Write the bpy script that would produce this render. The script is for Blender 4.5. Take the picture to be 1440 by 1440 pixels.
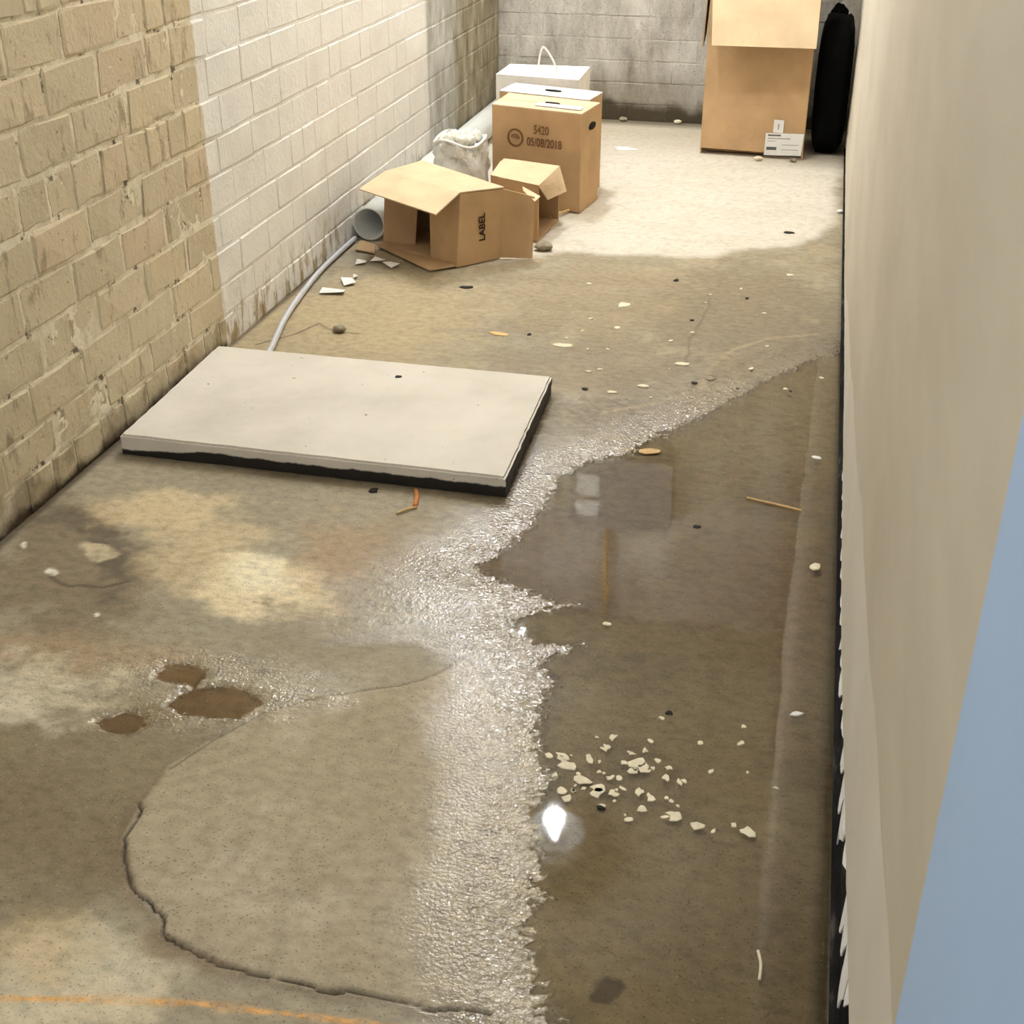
import bpy, bmesh, math, random
import numpy as np
from mathutils import Vector, Matrix

for o in list(bpy.data.objects): bpy.data.objects.remove(o)
scene = bpy.context.scene
C = scene.collection
random.seed(7); rng = np.random.default_rng(7)

# ------------------------------------------------------------------ camera
H = 1.3                                   # camera height above the floor
FPX = 1806.0
PITCH = math.atan2(995, FPX)
YAW = math.atan2(488, math.hypot(FPX, 995))
fw = np.array([-math.sin(YAW)*math.cos(PITCH), math.cos(YAW)*math.cos(PITCH), -math.sin(PITCH)])
rt = np.array([math.cos(YAW), math.sin(YAW), 0.0]); up = np.cross(rt, fw)
cd = bpy.data.cameras.new('camera'); cam = bpy.data.objects.new('camera', cd); C.objects.link(cam)
cd.sensor_width = 36; cd.lens = 36*FPX/1440; cd.clip_start = 0.02
M4 = Matrix([[rt[i], up[i], -fw[i], (0, 0, H)[i]] for i in range(3)] + [[0, 0, 0, 1]])
cam.matrix_world = M4
scene.camera = cam

def ray(x, y): return fw*FPX + rt*(x-720) - up*(y-720)
def fl(x, y, z=0.0):                       # photo pixel -> point at height z
    d = ray(x, y); t = (z-H)/d[2]; return np.array([0, 0, H]) + t*d
def wx(x, y, X):                           # photo pixel -> point on a wall plane X = const
    d = ray(x, y); t = X/d[0]; return np.array([0, 0, H]) + t*d
def wy(x, y, Y):
    d = ray(x, y); t = Y/d[1]; return np.array([0, 0, H]) + t*d

# ------------------------------------------------------------------ light
scene.view_settings.view_transform = 'Standard'; scene.view_settings.look = 'None'
scene.view_settings.gamma = 1; scene.view_settings.use_curve_mapping = False
scene.view_settings.exposure = 0.1
w = bpy.data.worlds.new('world'); scene.world = w; w.use_nodes = True
w.node_tree.nodes['Background'].inputs[0].default_value = (0.92, 0.96, 1.0, 1)
w.node_tree.nodes['Background'].inputs[1].default_value = 0.85
LAMP_BULB = 1450.0       # emission of the pendant bulb
LAMP_FILL = 50.0        # emission of the unseen tube lamp added to brighten the near floor
LAMP_BACK = 260.0        # emission of the tube lamp at the far end

# ------------------------------------------------------------------ helpers
def lin(r, g, b):
    f = lambda c: (c/255/12.92) if c/255 <= 0.04045 else ((c/255+0.055)/1.055)**2.4
    return (f(r), f(g), f(b), 1.0)
def linv(c): return np.array(lin(*c)[:3])

class NT:
    def __init__(s, name):
        s.m = bpy.data.materials.new(name); s.m.use_nodes = True
        s.t = s.m.node_tree; s.n = s.t.nodes; s.l = s.t.links
        s.b = s.n['Principled BSDF']; s.out = s.n['Material Output']
        s._pos = None
    def new(s, typ, **kw):
        n = s.n.new(typ)
        for k, v in kw.items(): setattr(n, k, v)
        return n
    def set(s, sock, v):
        if isinstance(v, bpy.types.NodeSocket): s.l.new(v, sock)
        else: sock.default_value = v
    def pos(s):
        if s._pos is None: s._pos = s.new('ShaderNodeNewGeometry').outputs['Position']
        return s._pos
    def objc(s): return s.new('ShaderNodeTexCoord').outputs['Object']
    def math(s, op, a, b=0.0, c=0.0, clamp=False):
        n = s.new('ShaderNodeMath', operation=op, use_clamp=clamp)
        for i, v in enumerate((a, b, c)): s.set(n.inputs[i], v)
        return n.outputs[0]
    def xyz(s, v):
        n = s.new('ShaderNodeSeparateXYZ'); s.set(n.inputs[0], v); return n.outputs
    def scale(s, v, sc):
        n = s.new('ShaderNodeVectorMath', operation='MULTIPLY'); s.set(n.inputs[0], v); n.inputs[1].default_value = sc; return n.outputs[0]
    def noise(s, vec, scale, detail=4, rough=0.55, col=False):
        n = s.new('ShaderNodeTexNoise'); s.set(n.inputs['Vector'], vec)
        n.inputs['Scale'].default_value = scale; n.inputs['Detail'].default_value = detail; n.inputs['Roughness'].default_value = rough
        return n.outputs['Color' if col else 'Fac']
    def step(s, v, a, b, lo=0.0, hi=1.0):
        n = s.new('ShaderNodeMapRange', interpolation_type='SMOOTHSTEP')
        s.set(n.inputs[0], v); n.inputs[1].default_value = a; n.inputs[2].default_value = b
        n.inputs[3].default_value = lo; n.inputs[4].default_value = hi
        return n.outputs[0]
    def mix(s, f, a, b, typ='MIX'):
        n = s.new('ShaderNodeMix', data_type='RGBA', blend_type=typ)
        s.set(n.inputs[0], f); s.set(n.inputs[6], a); s.set(n.inputs[7], b)
        return n.outputs[2]
    def ramp(s, f, stops):
        n = s.new('ShaderNodeValToRGB'); s.set(n.inputs[0], f)
        e = n.color_ramp.elements
        while len(e) < len(stops): e.new(0.5)
        for k, (p, c) in enumerate(stops): e[k].position = p; e[k].color = c
        return n.outputs[0]
    def bump(s, h, strength=0.3, dist=0.002):
        n = s.new('ShaderNodeBump'); s.set(n.inputs['Height'], h); s.set(n.inputs['Strength'], strength); n.inputs['Distance'].default_value = dist
        return n.outputs[0]
    def fin(s, col=None, rough=None, nrm=None, spec=None, metal=None):
        if col is not None: s.set(s.b.inputs['Base Color'], col)
        if rough is not None: s.set(s.b.inputs['Roughness'], rough)
        if nrm is not None: s.set(s.b.inputs['Normal'], nrm)
        if spec is not None: s.set(s.b.inputs['Specular IOR Level'], spec)
        if metal is not None: s.set(s.b.inputs['Metallic'], metal)
        return s.m

def simple(name, rgb, rough=0.7, var=0.12, scale=30, metal=0.0, bump=0.0, spec=0.4):
    t = NT(name); p = t.objc()
    n = t.noise(p, scale)
    c = lin(*rgb)
    lo = tuple(x*(1-var) for x in c[:3])+(1,); hi = tuple(min(1, x*(1+var)) for x in c[:3])+(1,)
    return t.fin(t.ramp(n, [(0.3, lo), (0.7, hi)]), rough, t.bump(n, bump) if bump else None, spec, metal)

def mesh_obj(name, verts, faces, mat, parent=None, smooth=False):
    me = bpy.data.meshes.new(name)
    off = np.zeros(3); q_ = parent
    while q_ is not None: off = off + np.array(q_.location); q_ = q_.parent
    me.from_pydata([tuple(np.array(v, float)-off) for v in verts], [], [tuple(f) for f in faces])
    me.update()
    bm = bmesh.new(); bm.from_mesh(me); bmesh.ops.recalc_face_normals(bm, faces=bm.faces); bm.to_mesh(me); bm.free()
    if smooth: me.polygons.foreach_set('use_smooth', [True]*len(me.polygons))
    if mat: me.materials.append(mat)
    o = bpy.data.objects.new(name, me); C.objects.link(o)
    if parent is not None: o.parent = parent
    return o
def tag(o, label, cat, group=None):
    o['label'] = label; o['category'] = cat
    if group: o['group'] = group
    return o
def thing(name, label, cat, loc, group=None):
    o = bpy.data.objects.new(name, None); C.objects.link(o); o.location = tuple(float(x) for x in loc); o.empty_display_size = 0.1
    return tag(o, label, cat, group)
def structure(o): o['kind'] = 'structure'; return o

def boxm(x0, x1, y0, y1, z0, z1):
    v = [(x, y, z) for x in (x0, x1) for y in (y0, y1) for z in (z0, z1)]
    f = [(0, 1, 3, 2), (4, 6, 7, 5), (0, 4, 5, 1), (2, 3, 7, 6), (0, 2, 6, 4), (1, 5, 7, 3)]
    return v, f
def panel(ps, th=0.004, sag=0.0, nu=6, nv=6, seed=0, inward=1.0):
    """thick sheet through four corner points, slightly warped"""
    p = [np.array(q, float) for q in ps]
    n = np.cross(p[1]-p[0], p[3]-p[0]); n /= np.linalg.norm(n)
    r = np.random.default_rng(seed); ph = r.uniform(0, 6, 4)
    V = []; F = []
    for side in (0, 1):
        for j in range(nv+1):
            for i in range(nu+1):
                u, v = i/nu, j/nv
                q = (p[0]*(1-u)+p[1]*u)*(1-v) + (p[3]*(1-u)+p[2]*u)*v
                b = sag*16*u*(1-u)*v*(1-v)*(math.sin(u*3.1+ph[0])*math.sin(v*3.1+ph[1]) + .35*math.sin(u*9+ph[2])*math.sin(v*7+ph[3]))
                V.append(q + n*(b + inward*(th if side else 0)))
    w_ = nu+1; N = w_*(nv+1)
    for j in range(nv):
        for i in range(nu):
            a = j*w_+i
            F.append((a, a+1, a+w_+1, a+w_)); F.append((N+a, N+a+w_, N+a+w_+1, N+a+1))
    for i in range(nu):
        F.append((i, N+i, N+i+1, i+1)); a = nv*w_+i; F.append((a, a+1, N+a+1, N+a))
    for j in range(nv):
        a = j*w_; F.append((a, a+w_, N+a+w_, N+a)); a = j*w_+nu; F.append((a, N+a, N+a+w_, a+w_))
    return V, F
def tube(pts, r, seg=12, cap=True, inner=0.0):
    pts = [np.array(p, float) for p in pts]; V = []; F = []
    rs = r if hasattr(r, '__len__') else [r]*len(pts)
    prev = None
    for k, p in enumerate(pts):
        d = pts[min(k+1, len(pts)-1)] - pts[max(k-1, 0)]; d /= np.linalg.norm(d)
        a = prev if prev is not None else (np.array([0, 0, 1.0]) if abs(d[2]) < 0.9 else np.array([1.0, 0, 0]))
        a = a - d*(a@d); a /= np.linalg.norm(a); prev = a; b = np.cross(d, a)
        for i in range(seg):
            t = 2*math.pi*i/seg; V.append(p + rs[k]*(math.cos(t)*a+math.sin(t)*b))
    for k in range(len(pts)-1):
        for i in range(seg):
            j = (i+1) % seg; F.append((k*seg+i, k*seg+j, (k+1)*seg+j, (k+1)*seg+i))
    if inner > 0:
        n0 = len(V); V2 = []
        for k, p in enumerate(pts):
            for i in range(seg): V2.append(p + (V[k*seg+i]-p)*(inner/rs[k]))
        V += V2
        for k in range(len(pts)-1):
            for i in range(seg):
                j = (i+1) % seg; F.append((n0+k*seg+i, n0+(k+1)*seg+i, n0+(k+1)*seg+j, n0+k*seg+j))
        for k in (0, len(pts)-1):
            for i in range(seg):
                j = (i+1) % seg; F.append((k*seg+i, n0+k*seg+i, n0+k*seg+j, k*seg+j))
    elif cap:
        F.append(tuple(range(seg))); F.append(tuple((len(pts)-1)*seg+i for i in range(seg)))
    return V, F
def spline(pts, n=8):
    P = [np.array(p, float) for p in pts]; out = []
    for i in range(len(P)-1):
        p0, p1, p2, p3 = P[max(i-1, 0)], P[i], P[i+1], P[min(i+2, len(P)-1)]
        for k in range(n):
            t = k/n
            out.append(0.5*((2*p1)+(p2-p0)*t+(2*p0-5*p1+4*p2-p3)*t*t+(-p0+3*p1-3*p2+p3)*t**3))
    out.append(P[-1]); return out
def text_part(body, size, origin, right, upv, mat, parent, name='printed_text', lift=0.0006, tall=1.0, bold=0.0):
    cu = bpy.data.curves.new('t', 'FONT'); cu.body = body; cu.size = size; cu.extrude = 0.0002; cu.offset = bold
    to = bpy.data.objects.new('t', cu); C.objects.link(to)
    dg = bpy.context.evaluated_depsgraph_get(); me = bpy.data.meshes.new_from_object(to.evaluated_get(dg))
    bpy.data.objects.remove(to)
    R = np.array(right, float); R /= np.linalg.norm(R); U = np.array(upv, float); U -= R*(U@R); U /= np.linalg.norm(U); Nn = np.cross(R, U)
    o0 = np.array(origin, float) + Nn*lift - np.array(parent.location)
    for v in me.vertices: v.co = Vector(o0 + R*v.co[0] + U*v.co[1]*tall + Nn*v.co[2])
    me.materials.clear(); me.materials.append(mat)
    o = bpy.data.objects.new(name, me); C.objects.link(o); o.parent = parent
    return o

# numpy value noise -------------------------------------------------
_perm = rng.random((512, 512))
def vnoise(x, y, s, seed=0):
    x = np.asarray(x)*s + seed*17.31 + 1000; y = np.asarray(y)*s + seed*9.77 + 1000
    xi = np.floor(x).astype(int); yi = np.floor(y).astype(int); fx = x-xi; fy = y-yi
    fx = fx*fx*(3-2*fx); fy = fy*fy*(3-2*fy)
    g = lambda i, j: _perm[i % 512, j % 512]
    return (g(xi, yi)*(1-fx)+g(xi+1, yi)*fx)*(1-fy) + (g(xi, yi+1)*(1-fx)+g(xi+1, yi+1)*fx)*fy
def fbm(x, y, s, o=4, seed=0):
    r = 0; a = 1; tot = 0
    for k in range(o): r = r + a*vnoise(x, y, s*2**k, seed+k*3); tot += a; a *= 0.5
    return r/tot
def sstep(v, a, b):
    t = np.clip((v-a)/(b-a), 0, 1); return t*t*(3-2*t)
def segdist(X, Y, pts, closed=False):
    d = np.full(X.shape, 1e9); P = list(pts)+([pts[0]] if closed else [])
    for (ax, ay), (bx, by) in zip(P[:-1], P[1:]):
        vx, vy = bx-ax, by-ay; L = vx*vx+vy*vy+1e-12
        t = np.clip(((X-ax)*vx+(Y-ay)*vy)/L, 0, 1)
        d = np.minimum(d, np.hypot(X-ax-t*vx, Y-ay-t*vy))
    return d
def polysd(X, Y, pts):                      # signed distance, negative inside
    ins = np.zeros(X.shape, bool); n = len(pts)
    for i in range(n):
        ax, ay = pts[i]; bx, by = pts[(i+1) % n]
        c = ((ay > Y) != (by > Y)) & (X < (bx-ax)*(Y-ay)/((by-ay) if by != ay else 1e-12)+ax)
        ins ^= c
    d = segdist(X, Y, pts, True); return np.where(ins, -d, d)
def fpts(px): return [tuple(fl(x, y)[:2]) for x, y in px]

# ------------------------------------------------------------------ room dimensions
XL = -1.5145          # face of the brick wall
YB = 6.13             # face of the back wall
ZC = 2.75             # ceiling
YE = 5.785            # far end of the drywall partition
def XR(Y): return 0.103 + 0.0057*(YE-Y)      # face of the drywall partition
WL = -0.005           # water level

# ------------------------------------------------------------------ materials of the setting
def brick_material(name, mortar=False, back=False):
    t = NT(name); p = t.pos(); X, Y, Z = t.xyz(p)
    rnd = t.new('ShaderNodeObjectInfo').outputs['Random']
    ps = t.scale(p, (1, 1, 0.35))                       # vertical streaks
    streak = t.noise(ps, 22, 5, 0.6); fine = t.noise(p, 140, 3); big = t.noise(p, 5, 3)
    if mortar:
        raw = t.ramp(streak, [(0.3, lin(196, 184, 156)), (0.5, lin(220, 209, 182)), (0.75, lin(234, 225, 202))])
    else:
        k = t.math('ADD', t.math('MULTIPLY', rnd, 0.55), t.math('MULTIPLY', streak, 0.45))
        raw = t.ramp(k, [(0.1, lin(184, 170, 142)), (0.35, lin(200, 186, 156)), (0.55, lin(204, 189, 158)), (0.72, lin(202, 183, 154)), (0.92, lin(190, 178, 152))])
        raw = t.mix(t.step(big, 0.6, 0.75, 0, 0.45), raw, lin(186, 160, 122))
        raw = t.mix(t.step(streak, 0.57, 0.68, 0, 0.7), raw, lin(142, 126, 100))
        raw = t.mix(t.step(t.noise(t.scale(p, (1, 1, 0.22)), 34, 6, 0.7), 0.58, 0.7, 0, 0.6), raw, lin(150, 136, 112))
        raw = t.mix(t.step(t.noise(p, 13, 5, 0.65), 0.6, 0.72, 0, 0.55), raw, lin(206, 194, 166))
        raw = t.mix(t.step(t.noise(p, 75, 3), 0.66, 0.72, 0, 0.6), raw, lin(112, 98, 74))
    if mortar:
        cre = t.math('MULTIPLY', t.step(t.noise(p, 17, 5, 0.65), 0.56, 0.64), t.step(t.noise(p, 70, 3), 0.42, 0.5))
        raw = t.mix(t.math('MULTIPLY', cre, 0.85), raw, lin(74, 60, 42))
    # damp dark staining of the lowest course
    zz = t.math('ADD', Z, t.math('MULTIPLY', t.noise(p, 14, 4), -0.05))
    low = t.step(zz, 0.012, -0.02)
    dark = t.mix(t.step(t.noise(p, 9, 4), 0.35, 0.6), lin(104, 90, 66), lin(158, 140, 108))
    lowcourse = t.math('MULTIPLY', t.step(Z, 0.094, 0.08), t.step(t.noise(p, 11, 3), 0.45, 0.68, 0.0, 0.7))
    raw = t.mix(lowcourse, raw, dark); raw = t.mix(low, raw, lin(70, 58, 42))
    # white wash
    white = t.ramp(t.noise(p, 7, 4), [(0.3, lin(222, 217, 208)), (0.7, lin(234, 230, 222))])
    white = t.mix(t.step(fine, 0.66, 0.72, 0, 0.25), white, lin(190, 178, 158))
    wornlow = t.math('MULTIPLY', t.step(Z, 0.2, 0.02), t.step(t.noise(ps, 30, 5, 0.65), 0.46, 0.62))
    white = t.mix(wornlow, white, lin(168, 148, 112))
    grey = t.ramp(t.noise(ps, 16, 5), [(0.3, lin(150, 144, 130)), (0.5, lin(182, 179, 170)), (0.7, lin(205, 204, 198))])
    worn = t.ramp(t.noise(ps, 18, 6, 0.65), [(0.25, lin(104, 93, 74)), (0.5, lin(146, 136, 114)), (0.75, lin(188, 180, 162))])
    if back:
        grimy = t.ramp(t.noise(ps, 7, 7, 0.68), [(0.26, lin(112, 105, 94)), (0.42, lin(168, 162, 150)), (0.58, lin(198, 193, 182)), (0.76, lin(224, 220, 210))])
        grimy = t.mix(t.step(fine, 0.6, 0.68, 0, 0.5), grimy, lin(88, 80, 66))
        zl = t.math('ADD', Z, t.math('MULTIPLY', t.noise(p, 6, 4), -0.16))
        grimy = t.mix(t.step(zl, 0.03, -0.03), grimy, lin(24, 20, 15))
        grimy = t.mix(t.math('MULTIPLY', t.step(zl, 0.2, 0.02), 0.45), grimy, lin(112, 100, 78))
        col = t.mix(t.step(X, -0.05, 0.1), grimy, t.mix(0.45, grimy, lin(128, 104, 62)))
    else:
        Yj = t.math('ADD', Y, t.math('MULTIPLY', t.math('SUBTRACT', t.noise(p, 30, 3), 0.5), 0.02))
        col = t.mix(t.step(Yj, 3.023, 3.033), raw, white)
        col = t.mix(t.step(Yj, 4.96, 5.0), col, grey)
        Yk = t.math('ADD', Y, t.math('MULTIPLY', t.math('SUBTRACT', t.noise(ps, 5, 4), 0.5), 1.2))
        col = t.mix(t.step(Yk, 5.3, 5.55), col, worn)
        zl = t.math('ADD', Z, t.math('MULTIPLY', t.noise(p, 9, 4), -0.12))
        col = t.mix(t.math('MULTIPLY', t.step(zl, 0.03, -0.02), t.step(Y, 4.3, 5.0)), col, lin(60, 48, 34))
    hgt = t.math('ADD', t.math('MULTIPLY', t.noise(p, 60, 5, 0.6), 0.7), t.math('MULTIPLY', fine, 0.3))
    return t.fin(col, 0.9, t.bump(hgt, 0.7, 0.006), 0.2)
m_brick = brick_material('brick_clay'); m_mortar = brick_material('brick_mortar', mortar=True)
m_back = brick_material('grimy_painted_brick', back=True)

# ------------------------------------------------------------------ floor
def build_floor():
    xs = np.concatenate([np.arange(-1.60, 0.2, 0.0037), np.arange(0.2, 1.35, 0.03)])
    ys = [-1.2]
    while ys[-1] < 0.55: ys.append(ys[-1]+0.03)
    while ys[-1] < 6.25: ys.append(ys[-1]+min(0.011, 0.0032+0.0015*(ys[-1]-0.55)))
    ys = np.array(ys); X, Y = np.meshgrid(xs, ys)
    n_lo = fbm(X, Y, 2.2, 4, 1); n_md = fbm(X, Y, 9, 4, 2); n_hi = fbm(X, Y, 45, 3, 3); n_st = fbm(X*1.0, Y*3.0, 6, 4, 5)
    n_gr = vnoise(X, Y, 150, 8)
    wpx = (fbm(X, Y, 13, 4, 51)-0.5)*0.10; wpy = (fbm(X, Y, 13, 4, 57)-0.5)*0.12
    jit = (fbm(X, Y, 7, 4, 11)-0.5)*0.16; jit2 = (fbm(X, Y, 25, 3, 12)-0.5)*0.05
    Z = (fbm(X, Y, 1.3, 3, 20)-0.5)*0.002
    col = np.empty(X.shape+(3,)); col[:] = linv((152, 141, 118))
    col *= (0.78+0.44*n_lo)[..., None]
    wet = np.full(X.shape, 0.25); grain = np.zeros(X.shape)
    def blend(mask, rgb):
        nonlocal col
        m = np.clip(mask, 0, 1)[..., None]; col = col*(1-m)+linv(rgb)*m
    def blob(cx, cy, rx, ry, rgb, k=1.0, soft=0.6, jamp=1.0):
        """noise-edged patch; centre and radii traced in the photo, laid out on the floor"""
        c = fl(cx, cy); ex = fl(cx+rx, cy)-c; ey = fl(cx, cy-ry)-c
        A = np.linalg.inv(np.array([[ex[0], ey[0]], [ex[1], ey[1]]]))
        xx = X+wpx*jamp; yy = Y+wpy*jamp
        u = A[0, 0]*(xx-c[0])+A[0, 1]*(yy-c[1]); v = A[1, 0]*(xx-c[0])+A[1, 1]*(yy-c[1])
        r = np.hypot(u, v) + jamp*((n_md-0.5)*0.8 + (n_st-0.5)*0.6 + (n_hi-0.5)*0.5)
        m = sstep(r, 1+soft*0.5, 1-soft*0.5)*k
        if rgb: blend(m, rgb)
        return m
    # --- the middle stretch: damp grey-brown
    mid = sstep(Y, 2.2, 2.7)
    blend(0.55*mid*sstep(n_st, 0.35, 0.65), (134, 118, 92))
    blend(0.5*mid*sstep(n_md, 0.55, 0.7), (168, 152, 122))
    blob(450, 470, 200, 60, (168, 150, 114), 0.7); blob(560, 430, 160, 40, (172, 155, 120), 0.6)
    blob(900, 420, 220, 45, (144, 127, 96), 0.6); blob(1050, 450, 120, 70, (128, 114, 92), 0.7)
    blob(850, 520, 120, 40, (136, 120, 97), 0.6); blob(950, 590, 150, 30, (128, 115, 97), 0.7)
    # --- dry pale far stretch
    dry = polysd(X, Y, fpts([(640, 372), (700, 372), (760, 362), (800, 356), (860, 360), (950, 364), (1000, 363), (1060, 352), (1110, 347), (1150, 338), (1176, 312), (1185, 250)]) + [(0.11, 6.3), (-1.6, 6.3), (-1.6, 4.1)])
    dm = sstep(dry + jit*0.35 + jit2*0.6, 0.02, -0.05)
    blend(dm, (206, 197, 181)); blend(dm*0.5*sstep(n_st, 0.45, 0.7), (198, 187, 167)); blend(dm*0.4*sstep(n_hi, 0.6, 0.7), (184, 174, 156))
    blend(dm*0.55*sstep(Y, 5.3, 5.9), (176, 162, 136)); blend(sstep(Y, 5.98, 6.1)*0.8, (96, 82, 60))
    wet = wet*(1-dm)
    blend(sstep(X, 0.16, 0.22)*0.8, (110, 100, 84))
    # --- near left: stained, damp
    blob(120, 1080, 260, 110, (124, 110, 82), 0.8); blob(60, 1180, 170, 90, (120, 105, 78), 0.7)
    blob(110, 790, 110, 85, (126, 112, 88), 0.9); blob(165, 770, 34, 50, (84, 74, 58), 0.75, 0.9, 1.4); blob(120, 735, 50, 16, (98, 86, 68), 0.7, 0.9, 1.2)
    blob(145, 768, 30, 10, (206, 190, 154), 0.7)
    blob(240, 715, 100, 26, (208, 188, 148), 0.75, 0.9); blob(300, 755, 90, 25, (204, 184, 144), 0.6, 0.9); blob(270, 800, 70, 35, (198, 178, 138), 0.6, 0.9)
    blob(372, 826, 92, 42, (220, 203, 164), 0.95, 0.45, 0.6); blob(368, 806, 44, 24, (232, 220, 188), 0.8, 0.7, 0.6)
    blob(480, 780, 70, 45, (176, 142, 104), 0.5, 0.9); blob(520, 760, 90, 40, (158, 138, 108), 0.6, 0.9)
    blob(110, 920, 170, 26, (166, 138, 104), 0.5, 0.9)
    blob(70, 965, 110, 36, (206, 194, 166), 0.7, 0.9, 1.3); blob(20, 1000, 60, 30, (214, 203, 178), 0.6, 0.9, 1.3)
    blob(430, 905, 120, 40, (142, 128, 104), 0.6)
    blob(110, 1370, 110, 50, (204, 192, 164), 0.75, 0.8, 0.9); blob(40, 1330, 80, 40, (196, 172, 130), 0.55, 0.9); blob(60, 1430, 120, 30, (206, 192, 160), 0.8, 0.8)
    blob(250, 1330, 60, 40, (132, 108, 80), 0.5, 0.9)
    for cx, cy, r in ((590, 1180, 8), (610, 1215, 9), (625, 1225, 7), (598, 1168, 6), (68, 806, 7), (35, 765, 6), (140, 862, 4)):
        blob(cx, cy, r, r*0.6, (232, 226, 210), 0.95, 0.6, 0.5)
    # --- pale concrete patch, cracked around its edge
    patch = fpts([(655, 926), (610, 950), (560, 965), (450, 980), (370, 1004), (300, 1042), (238, 1082), (205, 1125), (173, 1180), (178, 1216), (190, 1255), (228, 1293), (230, 1312), (262, 1332), (345, 1366), (400, 1381), (500, 1394), (600, 1418), (690, 1422), (780, 1470), (800, 1420), (765, 1200), (760, 1050), (700, 985)])
    psd = polysd(X, Y, patch) + jit2*0.25
    pm = sstep(psd, 0.006, -0.006)
    blend(pm*0.92, (170, 156, 130)); blend(pm*0.5*sstep(n_lo, 0.45, 0.65), (160, 145, 118)); blend(pm*0.45*sstep(n_md, 0.56, 0.7), (182, 169, 146))
    blend(pm*0.18*sstep(n_hi, 0.6, 0.72), (134, 120, 96))
    wet = wet*(1-0.5*pm)
    crk = segdist(X+jit2*0.25, Y+jit2*0.25, fpts([(192, 1130), (198, 1142), (176, 1182), (180, 1218), (192, 1257), (229, 1292), (230, 1314), (262, 1334), (300, 1352), (345, 1367), (400, 1382), (450, 1392), (500, 1394), (560, 1406), (610, 1421), (650, 1416), (690, 1424)]))
    cm = sstep(crk, 0.0030+0.0035*(n_md-0.5), 0.0010); blend(cm, (34, 27, 20)); Z -= 0.008*cm
    blend(0.5*sstep(crk, 0.03, 0.0)*(1-pm), (118, 98, 74))
    crk2 = segdist(X+jit2*0.2, Y+jit2*0.2, fpts([(238, 1084), (300, 1042), (370, 1004), (450, 981), (560, 966), (600, 954)]))
    c2 = sstep(crk2, 0.004, 0.001); blend(c2*0.7, (92, 78, 58)); Z -= 0.003*c2
    for line, k, rgb in (([(700, 952), (672, 948), (648, 926), (612, 950)], 0.7, (110, 84, 58)),
                         ([(70, 812), (100, 824), (140, 828), (180, 818)], 0.8, (84, 70, 52)),
                         ([(360, 485), (385, 478), (415, 470), (448, 455), (475, 468), (500, 470)], 0.8, (96, 78, 54)),
                         ([(1000, 420), (985, 455), (970, 478), (966, 510)], 0.55, (104, 90, 70)),
                         ([(1150, 470), (1080, 476), (1030, 492), (1000, 515), (985, 545), (930, 565), (850, 580)], -1, (164, 146, 114))):
        s = segdist(X+jit2*0.3, Y+jit2*0.3, fpts(line)); blend(abs(k)*sstep(s, 0.012 if k < 0 else 0.006, 0.002), rgb)
    # --- orange chalk line
    ch = segdist(X, Y, fpts([(-60, 1400), (0, 1404), (130, 1406), (230, 1409), (320, 1416), (420, 1428), (520, 1440), (600, 1452)]))
    blend(sstep(ch + (n_hi-0.5)*0.016, 0.0075, 0.003)*(0.3+0.6*sstep(n_hi, 0.42, 0.62)), (226, 166, 88))
    # --- the puddle: basin under the water level
    shore = fpts([(1186, 495), (1140, 508), (1090, 530), (1040, 560), (985, 588), (930, 612), (885, 640), (835, 646), (800, 668), (775, 705), (745, 745), (708, 775), (668, 796), (700, 812), (745, 826), (788, 842), (820, 850), (760, 862), (734, 876), (752, 894), (800, 900), (838, 894), (800, 918), (772, 932), (792, 955), (778, 985), (768, 1020), (772, 1060), (790, 1100), (765, 1140), (757, 1180), (770, 1230), (768, 1262), (745, 1300), (752, 1340), (775, 1385), (795, 1440), (815, 1520)]) + [(0.0, 0.55), (0.25, 0.5), (0.25, 3.3)]
    sd = polysd(X, Y, shore) + jit2*0.5
    island = sstep(n_hi, 0.45, 0.72)
    depth = np.interp(sd, [-0.5, -0.15, -0.05, 0, 0.03, 0.10, 0.3], [-0.022, -0.016, -0.0105, -0.006, -0.0035, 0.0, 0.0])
    Z += depth + 0.004*sstep(psd, 0.012, -0.012)*sstep(sd, 0.12, 0.3)
    near = np.exp(-(sd/0.055)**2)
    Z += near*(n_gr-0.5)*0.0030 + near*(n_hi-0.5)*0.0022
    wm = sstep(sd, 0.01, -0.02)
    blend(wm*0.85, (168, 149, 110)); blend(wm*0.6*sstep(n_lo, 0.45, 0.65), (178, 160, 120)); blend(wm*0.4*sstep(n_md, 0.55, 0.7), (140, 122, 90))
    blob(790, 770, 110, 75, (124, 92, 62), 0.85, 0.6); blob(880, 690, 70, 50, (118, 92, 66), 0.7, 0.8); blob(1040, 800, 130, 75, (142, 112, 74), 0.8, 0.9)
    blob(1130, 780, 60, 120, (142, 114, 74), 0.5, 0.9); blob(1000, 690, 150, 50, (150, 126, 90), 0.5, 0.9); blob(940, 1000, 190, 60, (172, 157, 124), 0.45, 0.9)
    blob(1080, 700, 70, 30, (128, 104, 74), 0.45, 0.9, 1.4); blob(860, 1378, 24, 12, (70, 54, 36), 0.8, 0.6, 1.2); blob(890, 1350, 60, 10, (168, 156, 126), 0.5, 0.9, 1.4)
    blob(1050, 1140, 110, 40, (166, 150, 112), 0.5, 0.9, 1.2); blob(1060, 1330, 130, 110, (140, 122, 90), 0.5, 0.9)
    rust = segdist(X, Y, fpts([(1100, 760), (1110, 820), (1106, 900), (1100, 980), (1090, 1060)])); blend(0.5*sstep(rust+(n_md-.5)*.03, 0.02, 0.0), (138, 96, 46))
    # --- small puddles left of the patch
    small = []
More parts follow.
